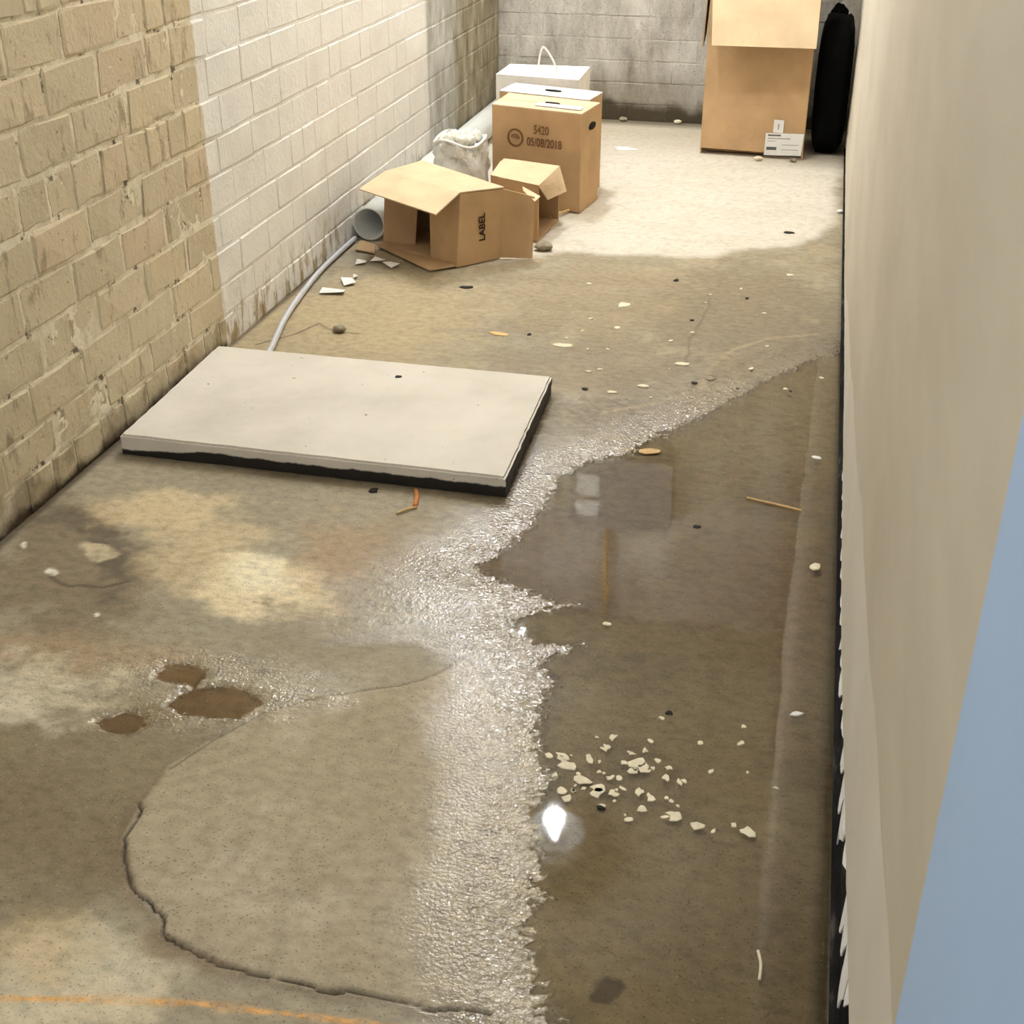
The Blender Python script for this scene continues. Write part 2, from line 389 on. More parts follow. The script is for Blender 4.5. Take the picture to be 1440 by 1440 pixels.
    for cx, cy, rx, ry, d in ((308, 986, 58, 22, 0.007), (255, 945, 34, 14, 0.006), (170, 1015, 34, 15, 0.006)):
        c = fl(cx, cy); ex = fl(cx+rx, cy)-c; ey = fl(cx, cy-ry)-c
        A = np.linalg.inv(np.array([[ex[0], ey[0]], [ex[1], ey[1]]]))
        r = np.hypot(A[0, 0]*(X-c[0])+A[0, 1]*(Y-c[1]), A[1, 0]*(X-c[0])+A[1, 1]*(Y-c[1])) + (n_md-0.5)*1.0 + (n_hi-.5)*0.5
        k = sstep(r, 1.3, 0.55); Z -= d*1.35*k; blend(sstep(r, 1.05, 0.8)*0.8, (158, 132, 100))
        ring = np.exp(-((r-1.0)/0.35)**2); Z += ring*(n_gr-0.5)*0.004; grain = np.maximum(grain, ring); wet = np.maximum(wet, sstep(r, 2.2, 1.0))
        small.append((c, np.linalg.norm(ex[:2]), np.linalg.norm(ey[:2])))
    # --- wetness and grain around the water line
    wz = sstep(sd + jit*0.8, 0.34, 0.03)
    wet = np.maximum(wet, wz*0.95*(1-0.3*pm*sstep(Y, 1.75, 1.45)))
    wet = np.maximum(wet, blob(560, 850, 190, 60, None, 0.85, 1.2)); wet = np.maximum(wet, blob(250, 960, 230, 60, None, 0.8, 1.2))
    wet = np.maximum(wet, blob(840, 590, 110, 40, None, 0.9, 1.0))
    blend(0.6*wz*(1-0.6*pm)*(0.4+0.6*sstep(Y, 1.5, 1.9)), (112, 99, 78))
    grain = np.maximum(grain, sstep(sd + jit*0.5, 0.22, 0.02)); grain = np.maximum(grain, blob(250, 960, 200, 50, None, 0.7, 1.2))
    under = Z < WL-0.0005
    wet = np.where(under, 0.3, wet); grain = np.where(under, 0.0, grain)
    # --- darker line where floor meets the walls and around the slab
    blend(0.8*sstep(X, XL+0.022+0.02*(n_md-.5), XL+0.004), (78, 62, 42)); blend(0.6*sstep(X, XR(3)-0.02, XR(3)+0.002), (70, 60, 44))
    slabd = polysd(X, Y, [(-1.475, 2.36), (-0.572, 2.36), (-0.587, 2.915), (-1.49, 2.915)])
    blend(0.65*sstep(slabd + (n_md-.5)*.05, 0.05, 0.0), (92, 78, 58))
    nx, ny = len(xs), len(ys)
    V = np.stack([X, Y, Z], -1).reshape(-1, 3).astype(np.float32)
    idx = np.arange(nx*ny).reshape(ny, nx)
    F = np.stack([idx[:-1, :-1], idx[:-1, 1:], idx[1:, 1:], idx[1:, :-1]], -1).reshape(-1, 4)
    me = bpy.data.meshes.new('floor')
    me.vertices.add(len(V)); me.vertices.foreach_set('co', V.ravel())
    me.loops.add(F.size); me.loops.foreach_set('vertex_index', F.ravel().astype(np.int32))
    me.polygons.add(len(F)); me.polygons.foreach_set('loop_start', np.arange(0, F.size, 4, dtype=np.int32))
    me.update(calc_edges=True); me.polygons.foreach_set('use_smooth', np.ones(len(F), bool))
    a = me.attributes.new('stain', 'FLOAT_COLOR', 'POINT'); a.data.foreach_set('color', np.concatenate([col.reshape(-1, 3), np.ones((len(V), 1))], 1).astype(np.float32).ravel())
    a = me.attributes.new('wet', 'FLOAT', 'POINT'); a.data.foreach_set('value', wet.ravel().astype(np.float32))
    a = me.attributes.new('grain', 'FLOAT', 'POINT'); a.data.foreach_set('value', grain.ravel().astype(np.float32))
    t = NT('concrete_floor'); p = t.pos()
    at = lambda n: t.new('ShaderNodeAttribute', attribute_name=n)
    c = at('stain').outputs['Color']; wt = at('wet').outputs['Fac']; gr = at('grain').outputs['Fac']
    speck = t.noise(p, 260, 3, 0.6); mott = t.noise(t.scale(p, (1, 1.4, 1)), 38, 5, 0.65)
    c = t.mix(t.step(mott, 0.3, 0.7, 0.55, 0.0), c, lin(96, 82, 60), 'MIX') if False else t.mix(t.math('MULTIPLY_ADD', wt, 1.1, 0.32, clamp=True), c, t.ramp(mott, [(0.25, (0.48, 0.46, 0.43, 1)), (0.5, (1, 1, 1, 1)), (0.75, (1.4, 1.4, 1.4, 1))]), 'MULTIPLY')
    c = t.mix(t.step(speck, 0.60, 0.66, 0, 0.6), c, lin(70, 60, 44)); c = t.mix(t.step(speck, 0.34, 0.29, 0, 0.5), c, lin(206, 196, 172))
    grit = t.noise(p, 165, 1, 0.5); grit2 = t.noise(p, 75, 4, 0.6)
    hgt = t.math('ADD', t.math('MULTIPLY', grit, t.math('MULTIPLY_ADD', gr, 1.15, 0.04)), t.math('MULTIPLY', grit2, t.math('MULTIPLY_ADD', wt, 0.4, 0.1)))
    rough = t.math('MULTIPLY_ADD', t.math('POWER', wt, 1.0), -0.80, 0.89)
    t.set(t.b.inputs['Coat Weight'], t.math('MULTIPLY', gr, 0.9)); t.b.inputs['Coat Roughness'].default_value = 0.05
    nb_ = t.bump(hgt, 0.6, 0.0045); t.set(t.b.inputs['Coat Normal'], nb_)
    floor = bpy.data.objects.new('floor', me); C.objects.link(floor)
    me.materials.append(t.fin(c, rough, nb_, t.math('MULTIPLY_ADD', wt, 0.15, 0.3)))
    structure(floor)
    # --- water surfaces
    wmat = NT('still_water'); wn = wmat
    wb = wn.bump(wn.noise(wn.pos(), 9, 2), 0.03, 0.01)
    g = wn.new('ShaderNodeBsdfGlossy'); g.inputs['Roughness'].default_value = 0.022; wn.l.new(wb, g.inputs['Normal'])
    tr = wn.new('ShaderNodeBsdfTransparent'); tr.inputs[0].default_value = (0.93, 0.90, 0.83, 1)
    fr = wn.new('ShaderNodeFresnel'); fr.inputs['IOR'].default_value = 1.40
    ms = wn.new('ShaderNodeMixShader'); wn.l.new(fr.outputs[0], ms.inputs[0]); wn.l.new(tr.outputs[0], ms.inputs[1]); wn.l.new(g.outputs[0], ms.inputs[2])
    wn.l.new(ms.outputs[0], wn.out.inputs['Surface']); wn.n.remove(wn.b)
    def water(name, label, mask, cell=0.025):
        gx = np.floor((X-(-1.6))/cell).astype(int); gy = np.floor((Y-0.0)/cell).astype(int)
        cells = set(zip(gx[mask].tolist(), gy[mask].tolist()))
        vid = {}; V = []; F = []
        def vv(i, j):
            if (i, j) not in vid: vid[(i, j)] = len(V); V.append((min(-1.6+i*cell, 0.128), j*cell, WL))
            return vid[(i, j)]
        for (i, j) in cells: F.append((vv(i, j), vv(i+1, j), vv(i+1, j+1), vv(i, j+1)))
        o = mesh_obj(name, V, F, wn.m)
        if o.data.polygons[0].normal.z < 0: o.data.flip_normals()
        return tag(o, label, 'puddle')
    und = (Z < WL) & (X < 0.125) & (Y > 0.4)
    water('puddle', 'wide shallow brown puddle lying along the foot of the plaster partition', und & (sd < 0.2))
    labs = ('small rusty puddle against the rim of the pale concrete patch', 'tiny puddle between the rusty puddle and the brick wall', 'shallow puddle on the dark damp floor left of the concrete patch')
    for (c, rx, ry), lb in zip(small, labs):
        mk = und & (sd > 0.3) & (np.hypot((X-c[0])/(rx*1.8), (Y-c[1])/(ry*1.8)) < 1)
        if mk.any(): water('puddle', lb, mk)
    return sd
build_floor()

# ------------------------------------------------------------------ brick walls
def brick_mesh(k, L=0.2, Hh=0.086, D=0.05, e=0.0026, jit=1.0):
    """one brick: local x = length, y = out of the wall (face at 0), z = height, centred"""
    r = np.random.default_rng(100+k); nu, nv = 4, 3; V = []; F = []
    us = [-L/2, -L/2+e*2.2] + [0] + [L/2-e*2.2, L/2]; vs = [-Hh/2, -Hh/2+e*2] + [Hh/2-e*2, Hh/2]
    for j, z in enumerate(vs):
        for i, x in enumerate(us):
            edge = i in (0, 4) or j in (0, 3)
            V.append((x+jit*r.normal(0, 0.0012), (-e*1.5 if edge else 0)+jit*r.normal(0, 0.0006), z+jit*r.normal(0, 0.0011)))
    for j in range(3):
        for i in range(4): a = j*5+i; F.append((a, a+1, a+6, a+5))
    ring = [0, 1, 2, 3, 4, 9, 14, 19, 18, 17, 16, 15, 10, 5]; n0 = len(V)
    for q in ring: V.append((V[q][0], -D, V[q][2]))
    for i in range(len(ring)): j = (i+1) % len(ring); F.append((ring[j], ring[i], n0+i, n0+j))
    me = bpy.data.meshes.new('brick'); me.from_pydata(V, [], F); me.update()
    bm = bmesh.new(); bm.from_mesh(me); bmesh.ops.recalc_face_normals(bm, faces=bm.faces); bm.to_mesh(me); bm.free()
    return me
BR = [brick_mesh(k, jit=1.7) for k in range(14)]
for m_ in BR: m_.materials.append(m_brick)
BRP = [brick_mesh(70+k, e=0.0016, jit=0.8) for k in range(10)]
for m_ in BRP: m_.materials.append(m_brick)
BRB = [brick_mesh(50+k, e=0.0012, jit=0.8) for k in range(8)]
for m_ in BRB: m_.materials.append(m_back)

zc = [0.0, 0.086, 0.170, 0.264, 0.358, 0.456, 0.550, 0.650, 0.748, 0.845, 0.942]
while zc[-1] < ZC-0.05: zc.append(zc[-1]+0.0965)
zc[-1] = ZC
jpx = {0: [(76, 667), (107, 644), (145, 618), (176, 583), (207, 552), (235, 524), (262, 510), (287, 485), (310, 471), (331, 464)],
       1: [(78, 598), (150, 540), (211, 492), (268, 457)], 2: [(41, 548), (118, 520), (182, 464), (243, 415), (298, 385)],
       3: [(60, 478), (137, 430), (204, 388), (263, 354)], 4: [(32, 429), (101, 374), (172, 347), (232, 305)],
       5: [(45, 345), (126, 325), (200, 285), (262, 262)], 6: [(26, 291), (67, 270), (103, 256), (142, 236), (176, 219), (208, 215), (237, 194), (260, 194)],
       7: [(28, 215), (104, 195), (178, 146), (242, 125)], 8: [(62, 130), (136, 100), (205, 76), (239, 70)],
       9: [(5, 70), (86, 45), (161, 25), (203, 21), (229, 14)], 10: [(32, 5), (52, 5), (84, 0)]}

# mortar bed of the left wall is the wall object itself
def mortar_wall(name, a0, a1, step, fn, mat, sheet):
    us = np.arange(a0, a1+step, step); zs = np.concatenate([np.arange(-0.03, 1.35, 0.0075), np.arange(1.35, ZC+0.06, 0.05)])
    U, Zz = np.meshgrid(us, zs)
    P = fn(U, Zz); nx, nz = len(us), len(zs); V = P.reshape(-1, 3)
    idx = np.arange(nx*nz).reshape(nz, nx); F = np.stack([idx[:-1, :-1], idx[:-1, 1:], idx[1:, 1:], idx[1:, :-1]], -1).reshape(-1, 4)
    # a back skin gives the wall its thickness
    n0 = len(V); c = np.array(sheet, float); V = np.concatenate([V, c])
    F = [tuple(f) for f in F.tolist()] + [(n0, n0+1, n0+2, n0+3)]
    b = [idx[0, 0], idx[0, -1], idx[-1, -1], idx[-1, 0]]
    for i in range(4): F.append((int(b[i]), int(b[(i+1) % 4]), n0+(i+1) % 4, n0+i))
    o = mesh_obj(name, V, F, mat); return structure(o)
def lump(U, Z, amp, base, seed):
    return base + amp*((fbm(U, Z, 26, 4, seed)-0.5)*2 + (vnoise(U, Z, 120, seed+5)-0.5)*0.8)
wall_left = mortar_wall('wall_left', -1.2, YB+0.12, 0.012,
    lambda U, Z: np.stack([XL + np.where(U < 3.03, lump(U, Z, 0.0019, -0.0026, 31), lump(U, Z, 0.0008, -0.0022, 37)), U, Z], -1),
    m_mortar, [(XL-0.15, -1.2, -0.03), (XL-0.15, YB+0.13, -0.03), (XL-0.15, YB+0.13, ZC+0.05), (XL-0.15, -1.2, ZC+0.05)])
wall_back = mortar_wall('wall_back', XL-0.1, 1.4, 0.012,
    lambda U, Z: np.stack([U, YB - lump(U, Z, 0.0024, -0.0012, 41), Z], -1),
    m_back, [(XL-0.1, YB+0.15, -0.03), (1.4, YB+0.15, -0.03), (1.4, YB+0.15, ZC+0.05), (XL-0.1, YB+0.15, ZC+0.05)])
wall_back['label'] = 'grimy grey painted brick wall closing the far end of the corridor'; wall_left['label'] = 'long brick wall, bare tan bricks then white painted bricks'

ext_V = {'l': [], 'b': []}; ext_F = {'l': [], 'b': []}
def place_brick(side, a0, a1, z0, z1, single, base, gap=0.0065):
    paint = side == 'l' and (a0+a1)/2 > 3.03
    L = a1-a0-(0.0025 if paint else gap); Hh = z1-z0-(0.0065 if paint else gap)
    if L < 0.025: return
    ca, cz = (a0+a1)/2, (z0+z1)/2
    rot = random.gauss(0, 0.005); proud = random.gauss(0, 0.0012 if not paint else 0.0007)*(0.6 if side == 'b' else 1)
    me = random.choice((BRP if paint else BR) if side == 'l' else BRB)
    if single:
        o = bpy.data.objects.new('brick', me); C.objects.link(o); o.parent = base
        o.scale = (L/0.2, 1, Hh/0.086)
        if side == 'l':
            o.location = (XL+proud, ca, cz); o.rotation_euler = (0, rot, -math.pi/2)   # face towards +X
            o.rotation_euler = (rot*0.6, 0, -math.pi/2)
        else:
            o.location = (ca, YB-proud, cz); o.rotation_euler = (0, 0, math.pi)
    else:
        n0 = len(ext_V[side])
        for v in me.vertices:
            x, y, z = v.co[0]*L/0.2, v.co[1], v.co[2]*Hh/0.086
            ext_V[side].append((XL+proud+y, ca-x, cz+z) if side == 'l' else (ca-x, YB-proud-y, cz+z))
        for p in me.polygons: ext_F[side].append(tuple(n0+i for i in p.vertices))
def in_view(P, mar=40):
    v = np.array(P)-np.array([0, 0, H]); d = v@fw
    if d < 0.1: return False
    x = 720+FPX*(v@rt)/d; y = 720-FPX*(v@up)/d
    return -mar < x < 1440+mar and -mar < y < 1440+mar
nb = {'l': 0, 'b': 0}
for k in range(len(zc)-1):
    z0, z1 = zc[k], zc[k+1]
    js = sorted(wx(x, y, XL)[1] for x, y in jpx.get(k, []))
    full = 0.102 if k == 0 else 0.203
    if not js: js = [2.0 + (0.1 if k % 2 else 0)]
    while js[0] > -1.1: js.insert(0, js[0]-full*random.uniform(0.95, 1.05))
    while js[-1] < YB-0.06:
        l = full if k == 0 else (0.2 if random.random() > 0.2 else 0.1)
        js.append(js[-1]+l*random.uniform(0.94, 1.06))
    js[-1] = YB
    for a0, a1 in zip(js[:-1], js[1:]):
        s = any(in_view((XL, a, z)) for a in (a0, (a0+a1)/2, a1) for z in (z0, (z0+z1)/2, z1)) and a1 > 1.7 and nb['l'] < 300
        nb['l'] += s; place_brick('l', a0, a1, z0, z1, s, wall_left)
zb = [0.0, 0.075]
while zb[-1] < ZC-0.05: zb.append(zb[-1]+0.096)
zb[-1] = ZC
for k in range(len(zb)-1):
    a = XL - (0.1 if k % 2 else 0.0); js = [XL]
    while a < 1.4:
        a += 0.203*random.uniform(0.96, 1.04); js.append(a)
    for a0, a1 in zip(js[:-1], js[1:]):
        s = any(in_view((q, YB, z), 10) for q in (a0, a1) for z in (zb[k], zb[k+1])) and a0 < 0.2
        nb['b'] += s; place_brick('b', a0, a1, zb[k], zb[k+1], s, wall_back, 0.004)
for s, m_, par in (('l', m_brick, wall_left), ('b', m_back, wall_back)):
    o = mesh_obj('brickwork', ext_V[s], ext_F[s], m_, par); o['kind'] = 'stuff'

# ------------------------------------------------------------------ drywall partition on the right
t = NT('skimmed_plasterboard'); p = t.pos(); X_, Y_, Z_ = t.xyz(p)
line = t.math('SUBTRACT', t.math('MULTIPLY_ADD', Y_, -0.125, 0.60), t.math('MULTIPLY', t.noise(p, 2.2, 2), 0.08))   # top of the feathered filler strip
fil = t.step(t.math('SUBTRACT', Z_, line), 0.004, -0.004)
base_c = t.ramp(t.noise(t.scale(p, (1, 0.6, 1.6)), 3.2, 4), [(0.3, lin(194, 184, 166)), (0.7, lin(208, 199, 182))])
fil_c = t.ramp(t.noise(p, 6, 3), [(0.3, lin(214, 207, 193)), (0.7, lin(222, 216, 204))])
spk = t.step(t.noise(p, 45, 2), 0.76, 0.79)
m_dry = t.fin(t.mix(t.math('MULTIPLY', spk, 0.5), t.mix(fil, base_c, fil_c), lin(150, 134, 110)), 0.72, t.bump(t.math('ADD', t.noise(p, 14, 3), t.math('MULTIPLY', fil, -0.6)), 0.12, 0.01), 0.3)
def zbot(Y): return float(np.interp(Y, [0.3, 0.8, 1.05, 1.5, 1.8, 2.15, 3.0, 4.0, 5.8], [0.20, 0.195, 0.172, 0.115, 0.075, 0.062, 0.075, 0.05, 0.045])) + 0.012*(fbm(np.array(Y), np.array(0.0), 9, 3, 60)-0.5) + 0.008*(fbm(np.array(Y), np.array(0.0), 40, 2, 61)-0.5)
wr_y0 = 0.28
ysw = np.concatenate([np.arange(wr_y0, YE, 0.02), [YE]]); V = []; F = []
for i, y in enumerate(ysw):
    zb_ = zbot(y); x = XR(y)
    und_ = 0.004*(fbm(np.array(y), np.array(3.0), 1.3, 2, 62)-0.5)
    for (dx, z) in ((0.006, zb_), (0.0, zb_+0.012), (und_, 0.45), (und_*0.5, 1.2), (0, ZC), (0.11, ZC), (0.11, zb_)): V.append((x+dx, y, z))
for i in range(len(ysw)-1):
    for k in range(7): a = i*7+k; b = i*7+(k+1) % 7; F.append((a, b, b+7, a+7))
F.append(tuple(range(7))); F.append(tuple((len(ysw)-1)*7+k for k in range(7)))
wall_right = structure(mesh_obj('wall_right', V, F, m_dry)); wall_right['label'] = 'beige skimmed plasterboard partition, torn along its foot'
# dark metal floor track and torn facing along the foot
t = NT('scuffed_black_track'); p = t.pos(); _, _, Z_ = t.xyz(p)
n = t.noise(t.scale(p, (1, 0.25, 1)), 34, 5, 0.6)
m_track = t.fin(t.ramp(n, [(0.42, lin(14, 13, 12)), (0.58, lin(30, 28, 26)), (0.7, lin(84, 80, 76))]), 0.85, t.bump(n, 0.4, 0.003), 0.1)
V = []; F = []
yst = np.arange(wr_y0, YE-0.01, 0.05)
for y in yst:
    x = XR(y)
    for dx, z in ((0.002, -0.03), (-0.002, 0.012), (0.004, 0.016), (0.010, 0.018), (0.013, 0.215), (0.09, 0.215), (0.09, -0.03)): V.append((x+dx, y, z))
for i in range(len(yst)-1):
    for k in range(7): a = i*7+k; b = i*7+(k+1) % 7; F.append((a, b, b+7, a+7))
o = mesh_obj('floor_track', V, F, m_track, wall_right); o['label'] = 'black metal floor track'
m_torn = simple('torn_white_facing', (250, 248, 244), 0.85, 0.1, 60)
for k in range(32):
    y = 0.55 + 2.0*(k/32)**1.25 + random.uniform(-0.02, 0.02); L = random.uniform(0.03, 0.10); zt = zbot(y)+0.006
    n_ = 9; V = []; F = []
    hgt = random.uniform(0.15, 0.85)*(zbot(y)-0.02)*(1 if y < 1.9 else 0.6)
    for i in range(n_):
        yy = y + L*(i/(n_-1)-0.5); x = XR(yy)+0.004; s = math.sin(math.pi*i/(n_-1))
        zl = zt - hgt*(0.25+0.75*s)*random.uniform(0.55, 1.0)
        V += [(x, yy, zt), (x-0.004*s, yy, zl), (x+0.004, yy, zt), (x+0.002-0.004*s, yy, zl)]
    for i in range(n_-1):
        a = i*4; F += [(a, a+1, a+5, a+4), (a+2, a+6, a+7, a+3), (a, a+4, a+6, a+2), (a+1, a+3, a+7, a+5)]
    F += [(0, 2, 3, 1), (n_*4-4, n_*4-3, n_*4-1, n_*4-2)]
    mesh_obj('torn_facing', V, F, m_torn, wall_right)
# pale blue panel on the near stretch of the partition
m_blue = simple('pale_blue_paint', (176, 204, 242), 0.6, 0.04, 3)
V, F = panel([(XR(0.686)-0.008, 0.686, 0.1), (XR(wr_y0)-0.008, wr_y0, 0.1), (XR(wr_y0)-0.008, wr_y0, ZC-0.02), (XR(0.686)-0.008, 0.686, ZC-0.02)], 0.012, 0, 4, 12, 1, -1.0)
o = mesh_obj('blue_panel', V, F, m_blue, wall_right); o['label'] = 'pale blue painted panel'

# alcove behind the partition and ceiling
m_dim = simple('rough_plaster', (120, 110, 94), 0.9, 0.2, 12, bump=0.3)
structure(mesh_obj('wall_alcove_side', *boxm(1.30, 1.38, 4.2, YB+0.1, -0.03, ZC+0.05), m_dim))
structure(mesh_obj('wall_alcove_light_block', *boxm(0.20, 1.38, 4.12, 4.2, -0.03, ZC+0.05), m_dim))  # unseen wall added to keep light out of the alcove
m_ceil = simple('ceiling_boards', (206, 200, 188), 0.85, 0.06, 5, bump=0.1)
structure(mesh_obj('ceiling', *boxm(XL-0.15, 1.4, -1.2, YB+0.15, ZC, ZC+0.08), m_ceil))

# ------------------------------------------------------------------ lamps
m_steel = simple('painted_steel', (196, 198, 196), 0.45, 0.05, 20, metal=0.2)
def emis(name, rgb, s):
    m = bpy.data.materials.new(name); m.use_nodes = True; n = m.node_tree.nodes; n.remove(n['Principled BSDF'])
    e = n.new('ShaderNodeEmission'); e.inputs[0].default_value = rgb+(1,); e.inputs[1].default_value = s
    m.node_tree.links.new(e.outputs[0], n['Material Output'].inputs['Surface']); return m
def lathe(prof, c, seg=24):
    V = []; F = []
    for r, z in prof:
        for i in range(seg): a = 2*math.pi*i/seg; V.append((c[0]+r*math.cos(a), c[1]+r*math.sin(a), c[2]+z))
    for k in range(len(prof)-1):
        for i in range(seg): j = (i+1) % seg; F.append((k*seg+i, k*seg+j, (k+1)*seg+j, (k+1)*seg+i))
    return V, F
lc = (-0.80, 4.18, 2.55)
lp = thing('pendant_lamp', 'bare bulb lamp with grey metal reflector hanging over the boxes', 'lamp', lc)
mesh_obj('bulb', *lathe([(0.001, -0.038), (0.018, -0.035), (0.031, -0.021), (0.036, 0.0), (0.032, 0.021), (0.02, 0.045), (0.016, 0.085), (0.001, 0.09)], lc), emis('bulb_glow', (0.93, 0.96, 1.0), LAMP_BULB), lp, True)
mesh_obj('reflector', *lathe([(0.05, 0.115), (0.09, 0.105), (0.13, 0.07), (0.133, 0.07), (0.092, 0.108), (0.05, 0.119)], lc), m_steel, lp, True)
mesh_obj('cord', *tube([(lc[0], lc[1], lc[2]+0.09), (lc[0], lc[1], ZC)], 0.012, 8), simple('black_rubber', (30, 30, 30), 0.6), lp)
def tube_lamp(cx, cy, L, label, s):
    loc = (cx, cy, ZC); o = thing('tube_lamp', label, 'lamp', loc)
    mesh_obj('housing', *boxm(cx-0.07, cx+0.07, cy-L/2, cy+L/2, ZC-0.06, ZC-0.001), m_steel, o)
    for dx in (-0.035, 0.035):
        mesh_obj('fluorescent_tube', *tube([(cx+dx, cy-L/2+0.03, ZC-0.08), (cx+dx, cy+L/2-0.03, ZC-0.08)], 0.016, 10), emis('tube_glow', (0.90, 0.95, 1.0), s), o, True)
tube_lamp(-0.75, 0.75, 1.2, 'twin fluorescent tube lamp added near the blue panel to light the near floor', LAMP_FILL)
tube_lamp(-1.33, 5.3, 0.9, 'twin fluorescent tube lamp on the ceiling above the tall carton', LAMP_BACK)

# electrical panel high on the back wall (seen mirrored in the puddle)
ep = thing('electrical_panel', 'grey electrical panel with white stickers high on the back wall', 'electrical panel', (-0.8, YB-0.01, 1.7))
m_grey = simple('grey_enamel', (120, 122, 124), 0.5, 0.05, 10)
mesh_obj('cabinet', *boxm(-1.10, -0.56, YB-0.12, YB-0.012, 1.70, 2.12), m_grey, ep)
m_paper = simple('white_paper', (240, 238, 232), 0.8, 0.05, 40)
for z0, z1 in ((1.815, 1.93), (1.975, 2.06)): mesh_obj('sticker', *boxm(-1.065, -0.945, YB-0.126, YB-0.1195, z0, z1), m_paper, ep)
yp = mesh_obj('conduit_riser', *tube([(-0.90, YB-0.05, 2.125), (-0.90, YB-0.05, ZC-0.005)], 0.014, 10), simple('yellow_pipe', (206, 158, 60), 0.5), None, True)
tag(yp, 'yellow pipe rising from the electrical panel to the ceiling', 'pipe')

# ------------------------------------------------------------------ concrete slab
t = NT('pale_concrete_slab'); p = t.objc(); X_, Y_, Z_ = t.xyz(p)
cc = t.ramp(t.noise(p, 5, 5), [(0.3, lin(202, 194, 180)), (0.5, lin(213, 205, 192)), (0.72, lin(222, 214, 201))])
cc = t.mix(t.step(t.noise(p, 55, 2), 0.74, 0.77), cc, lin(120, 108, 90))
nz = t.noise(t.scale(p, (1, 1, 0.1)), 11, 5, 0.65)
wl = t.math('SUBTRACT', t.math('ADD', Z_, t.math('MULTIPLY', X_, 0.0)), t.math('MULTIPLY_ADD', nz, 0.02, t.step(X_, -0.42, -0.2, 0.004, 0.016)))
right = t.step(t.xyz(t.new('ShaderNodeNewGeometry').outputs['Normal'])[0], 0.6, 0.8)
damp = t.math('MAXIMUM', t.step(wl, 0.004, -0.001), t.math('MULTIPLY', right, t.step(Z_, 0.049, 0.046)))  # damp lower band; the right face also has its shade painted in
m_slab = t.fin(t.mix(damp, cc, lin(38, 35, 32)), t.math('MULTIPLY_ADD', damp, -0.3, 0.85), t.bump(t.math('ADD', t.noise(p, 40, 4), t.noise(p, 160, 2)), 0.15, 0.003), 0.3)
sl = thing('concrete_slab', 'flat pale concrete slab with a dark damp underside beside the brick wall', 'slab', (-1.028, 2.637, 0))
corners = [(-1.471, 2.357), (-0.570, 2.353), (-0.588, 2.916), (-1.489, 2.916)]
bm = bmesh.new(); nx, ny = 40, 26
def sp(u, v, z):
    c = [np.array(q) for q in corners]; q = (c[0]*(1-u)+c[1]*u)*(1-v)+(c[3]*(1-u)+c[2]*u)*v; return (q[0]-sl.location[0], q[1]-sl.location[1], z)
g = {}
for i in range(nx+1):
    for j in range(ny+1):
        if i in (0, nx) or j in (0, ny):
            for kz, z in enumerate((0.002, 0.02, 0.035, 0.05)):
                q = sp(i/nx, j/ny, z); r = random.gauss(0, 0.0007); g[i, j, kz] = bm.verts.new((q[0]+r, q[1]+r, q[2]+(random.gauss(0, 0.0005) if kz < 3 else 0)))
        else:
            g[i, j, 3] = bm.verts.new(sp(i/nx, j/ny, 0.05+random.gauss(0, 0.0002))); g[i, j, 0] = bm.verts.new(sp(i/nx, j/ny, 0.002))
for i in range(nx):
    for j in range(ny):
        bm.faces.new([g[i, j, 3], g[i+1, j, 3], g[i+1, j+1, 3], g[i, j+1, 3]]); bm.faces.new([g[i, j, 0], g[i, j+1, 0], g[i+1, j+1, 0], g[i+1, j, 0]])
for k in range(3):
    for i in range(nx):
        bm.faces.new([g[i, 0, k], g[i+1, 0, k], g[i+1, 0, k+1], g[i, 0, k+1]]); bm.faces.new([g[i+1, ny, k], g[i, ny, k], g[i, ny, k+1], g[i+1, ny, k+1]])
    for j in range(ny):
        bm.faces.new([g[0, j+1, k], g[0, j, k], g[0, j, k+1], g[0, j+1, k+1]]); bm.faces.new([g[nx, j, k], g[nx, j+1, k], g[nx, j+1, k+1], g[nx, j, k+1]])
bmesh.ops.recalc_face_normals(bm, faces=bm.faces)
te = [e for e in bm.edges if all(abs(v.co.z-0.05) < 0.003 for v in e.verts) and any(abs(f.normal.z) < 0.5 for f in e.link_faces)]
bmesh.ops.bevel(bm, geom=te, offset=0.005, segments=2, affect='EDGES')
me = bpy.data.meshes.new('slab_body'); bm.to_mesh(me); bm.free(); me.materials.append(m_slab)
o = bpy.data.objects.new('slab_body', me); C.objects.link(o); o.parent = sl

# ------------------------------------------------------------------ cartons
def card(name, rgb, rough=0.85):
    t = NT(name); p = t.objc(); n = t.noise(t.scale(p, (1, 1, 1)), 9, 4); f = t.noise(p, 90, 3)
    c = lin(*rgb); c0 = tuple(x*0.86 for x in c[:3])+(1,); c1 = tuple(min(1, x*1.08) for x in c[:3])+(1,)
    return t.fin(t.mix(t.step(f, 0.6, 0.75, 0, 0.2), t.ramp(n, [(0.3, c0), (0.7, c1)]), lin(150, 122, 88)), rough, t.bump(f, 0.08, 0.002), 0.25)
m_card = card('brown_cardboard', (190, 157, 117)); m_card_in = card('cardboard_inside', (186, 154, 116)); m_cardl = card('pale_cardboard', (216, 190, 154))
m_white = card('white_cardboard', (238, 234, 226)); m_ink = simple('dark_print', (58, 40, 26), 0.9); m_ink2 = simple('brown_print', (118, 84, 50), 0.9); m_dark = simple('black_void', (10, 8, 6), 0.95)
m_edge = card('torn_cardboard_edge', (228, 206, 166)); m_tape = simple('pale_tape', (232, 226, 216), 0.4)
def P(*a): return np.array(a, float)

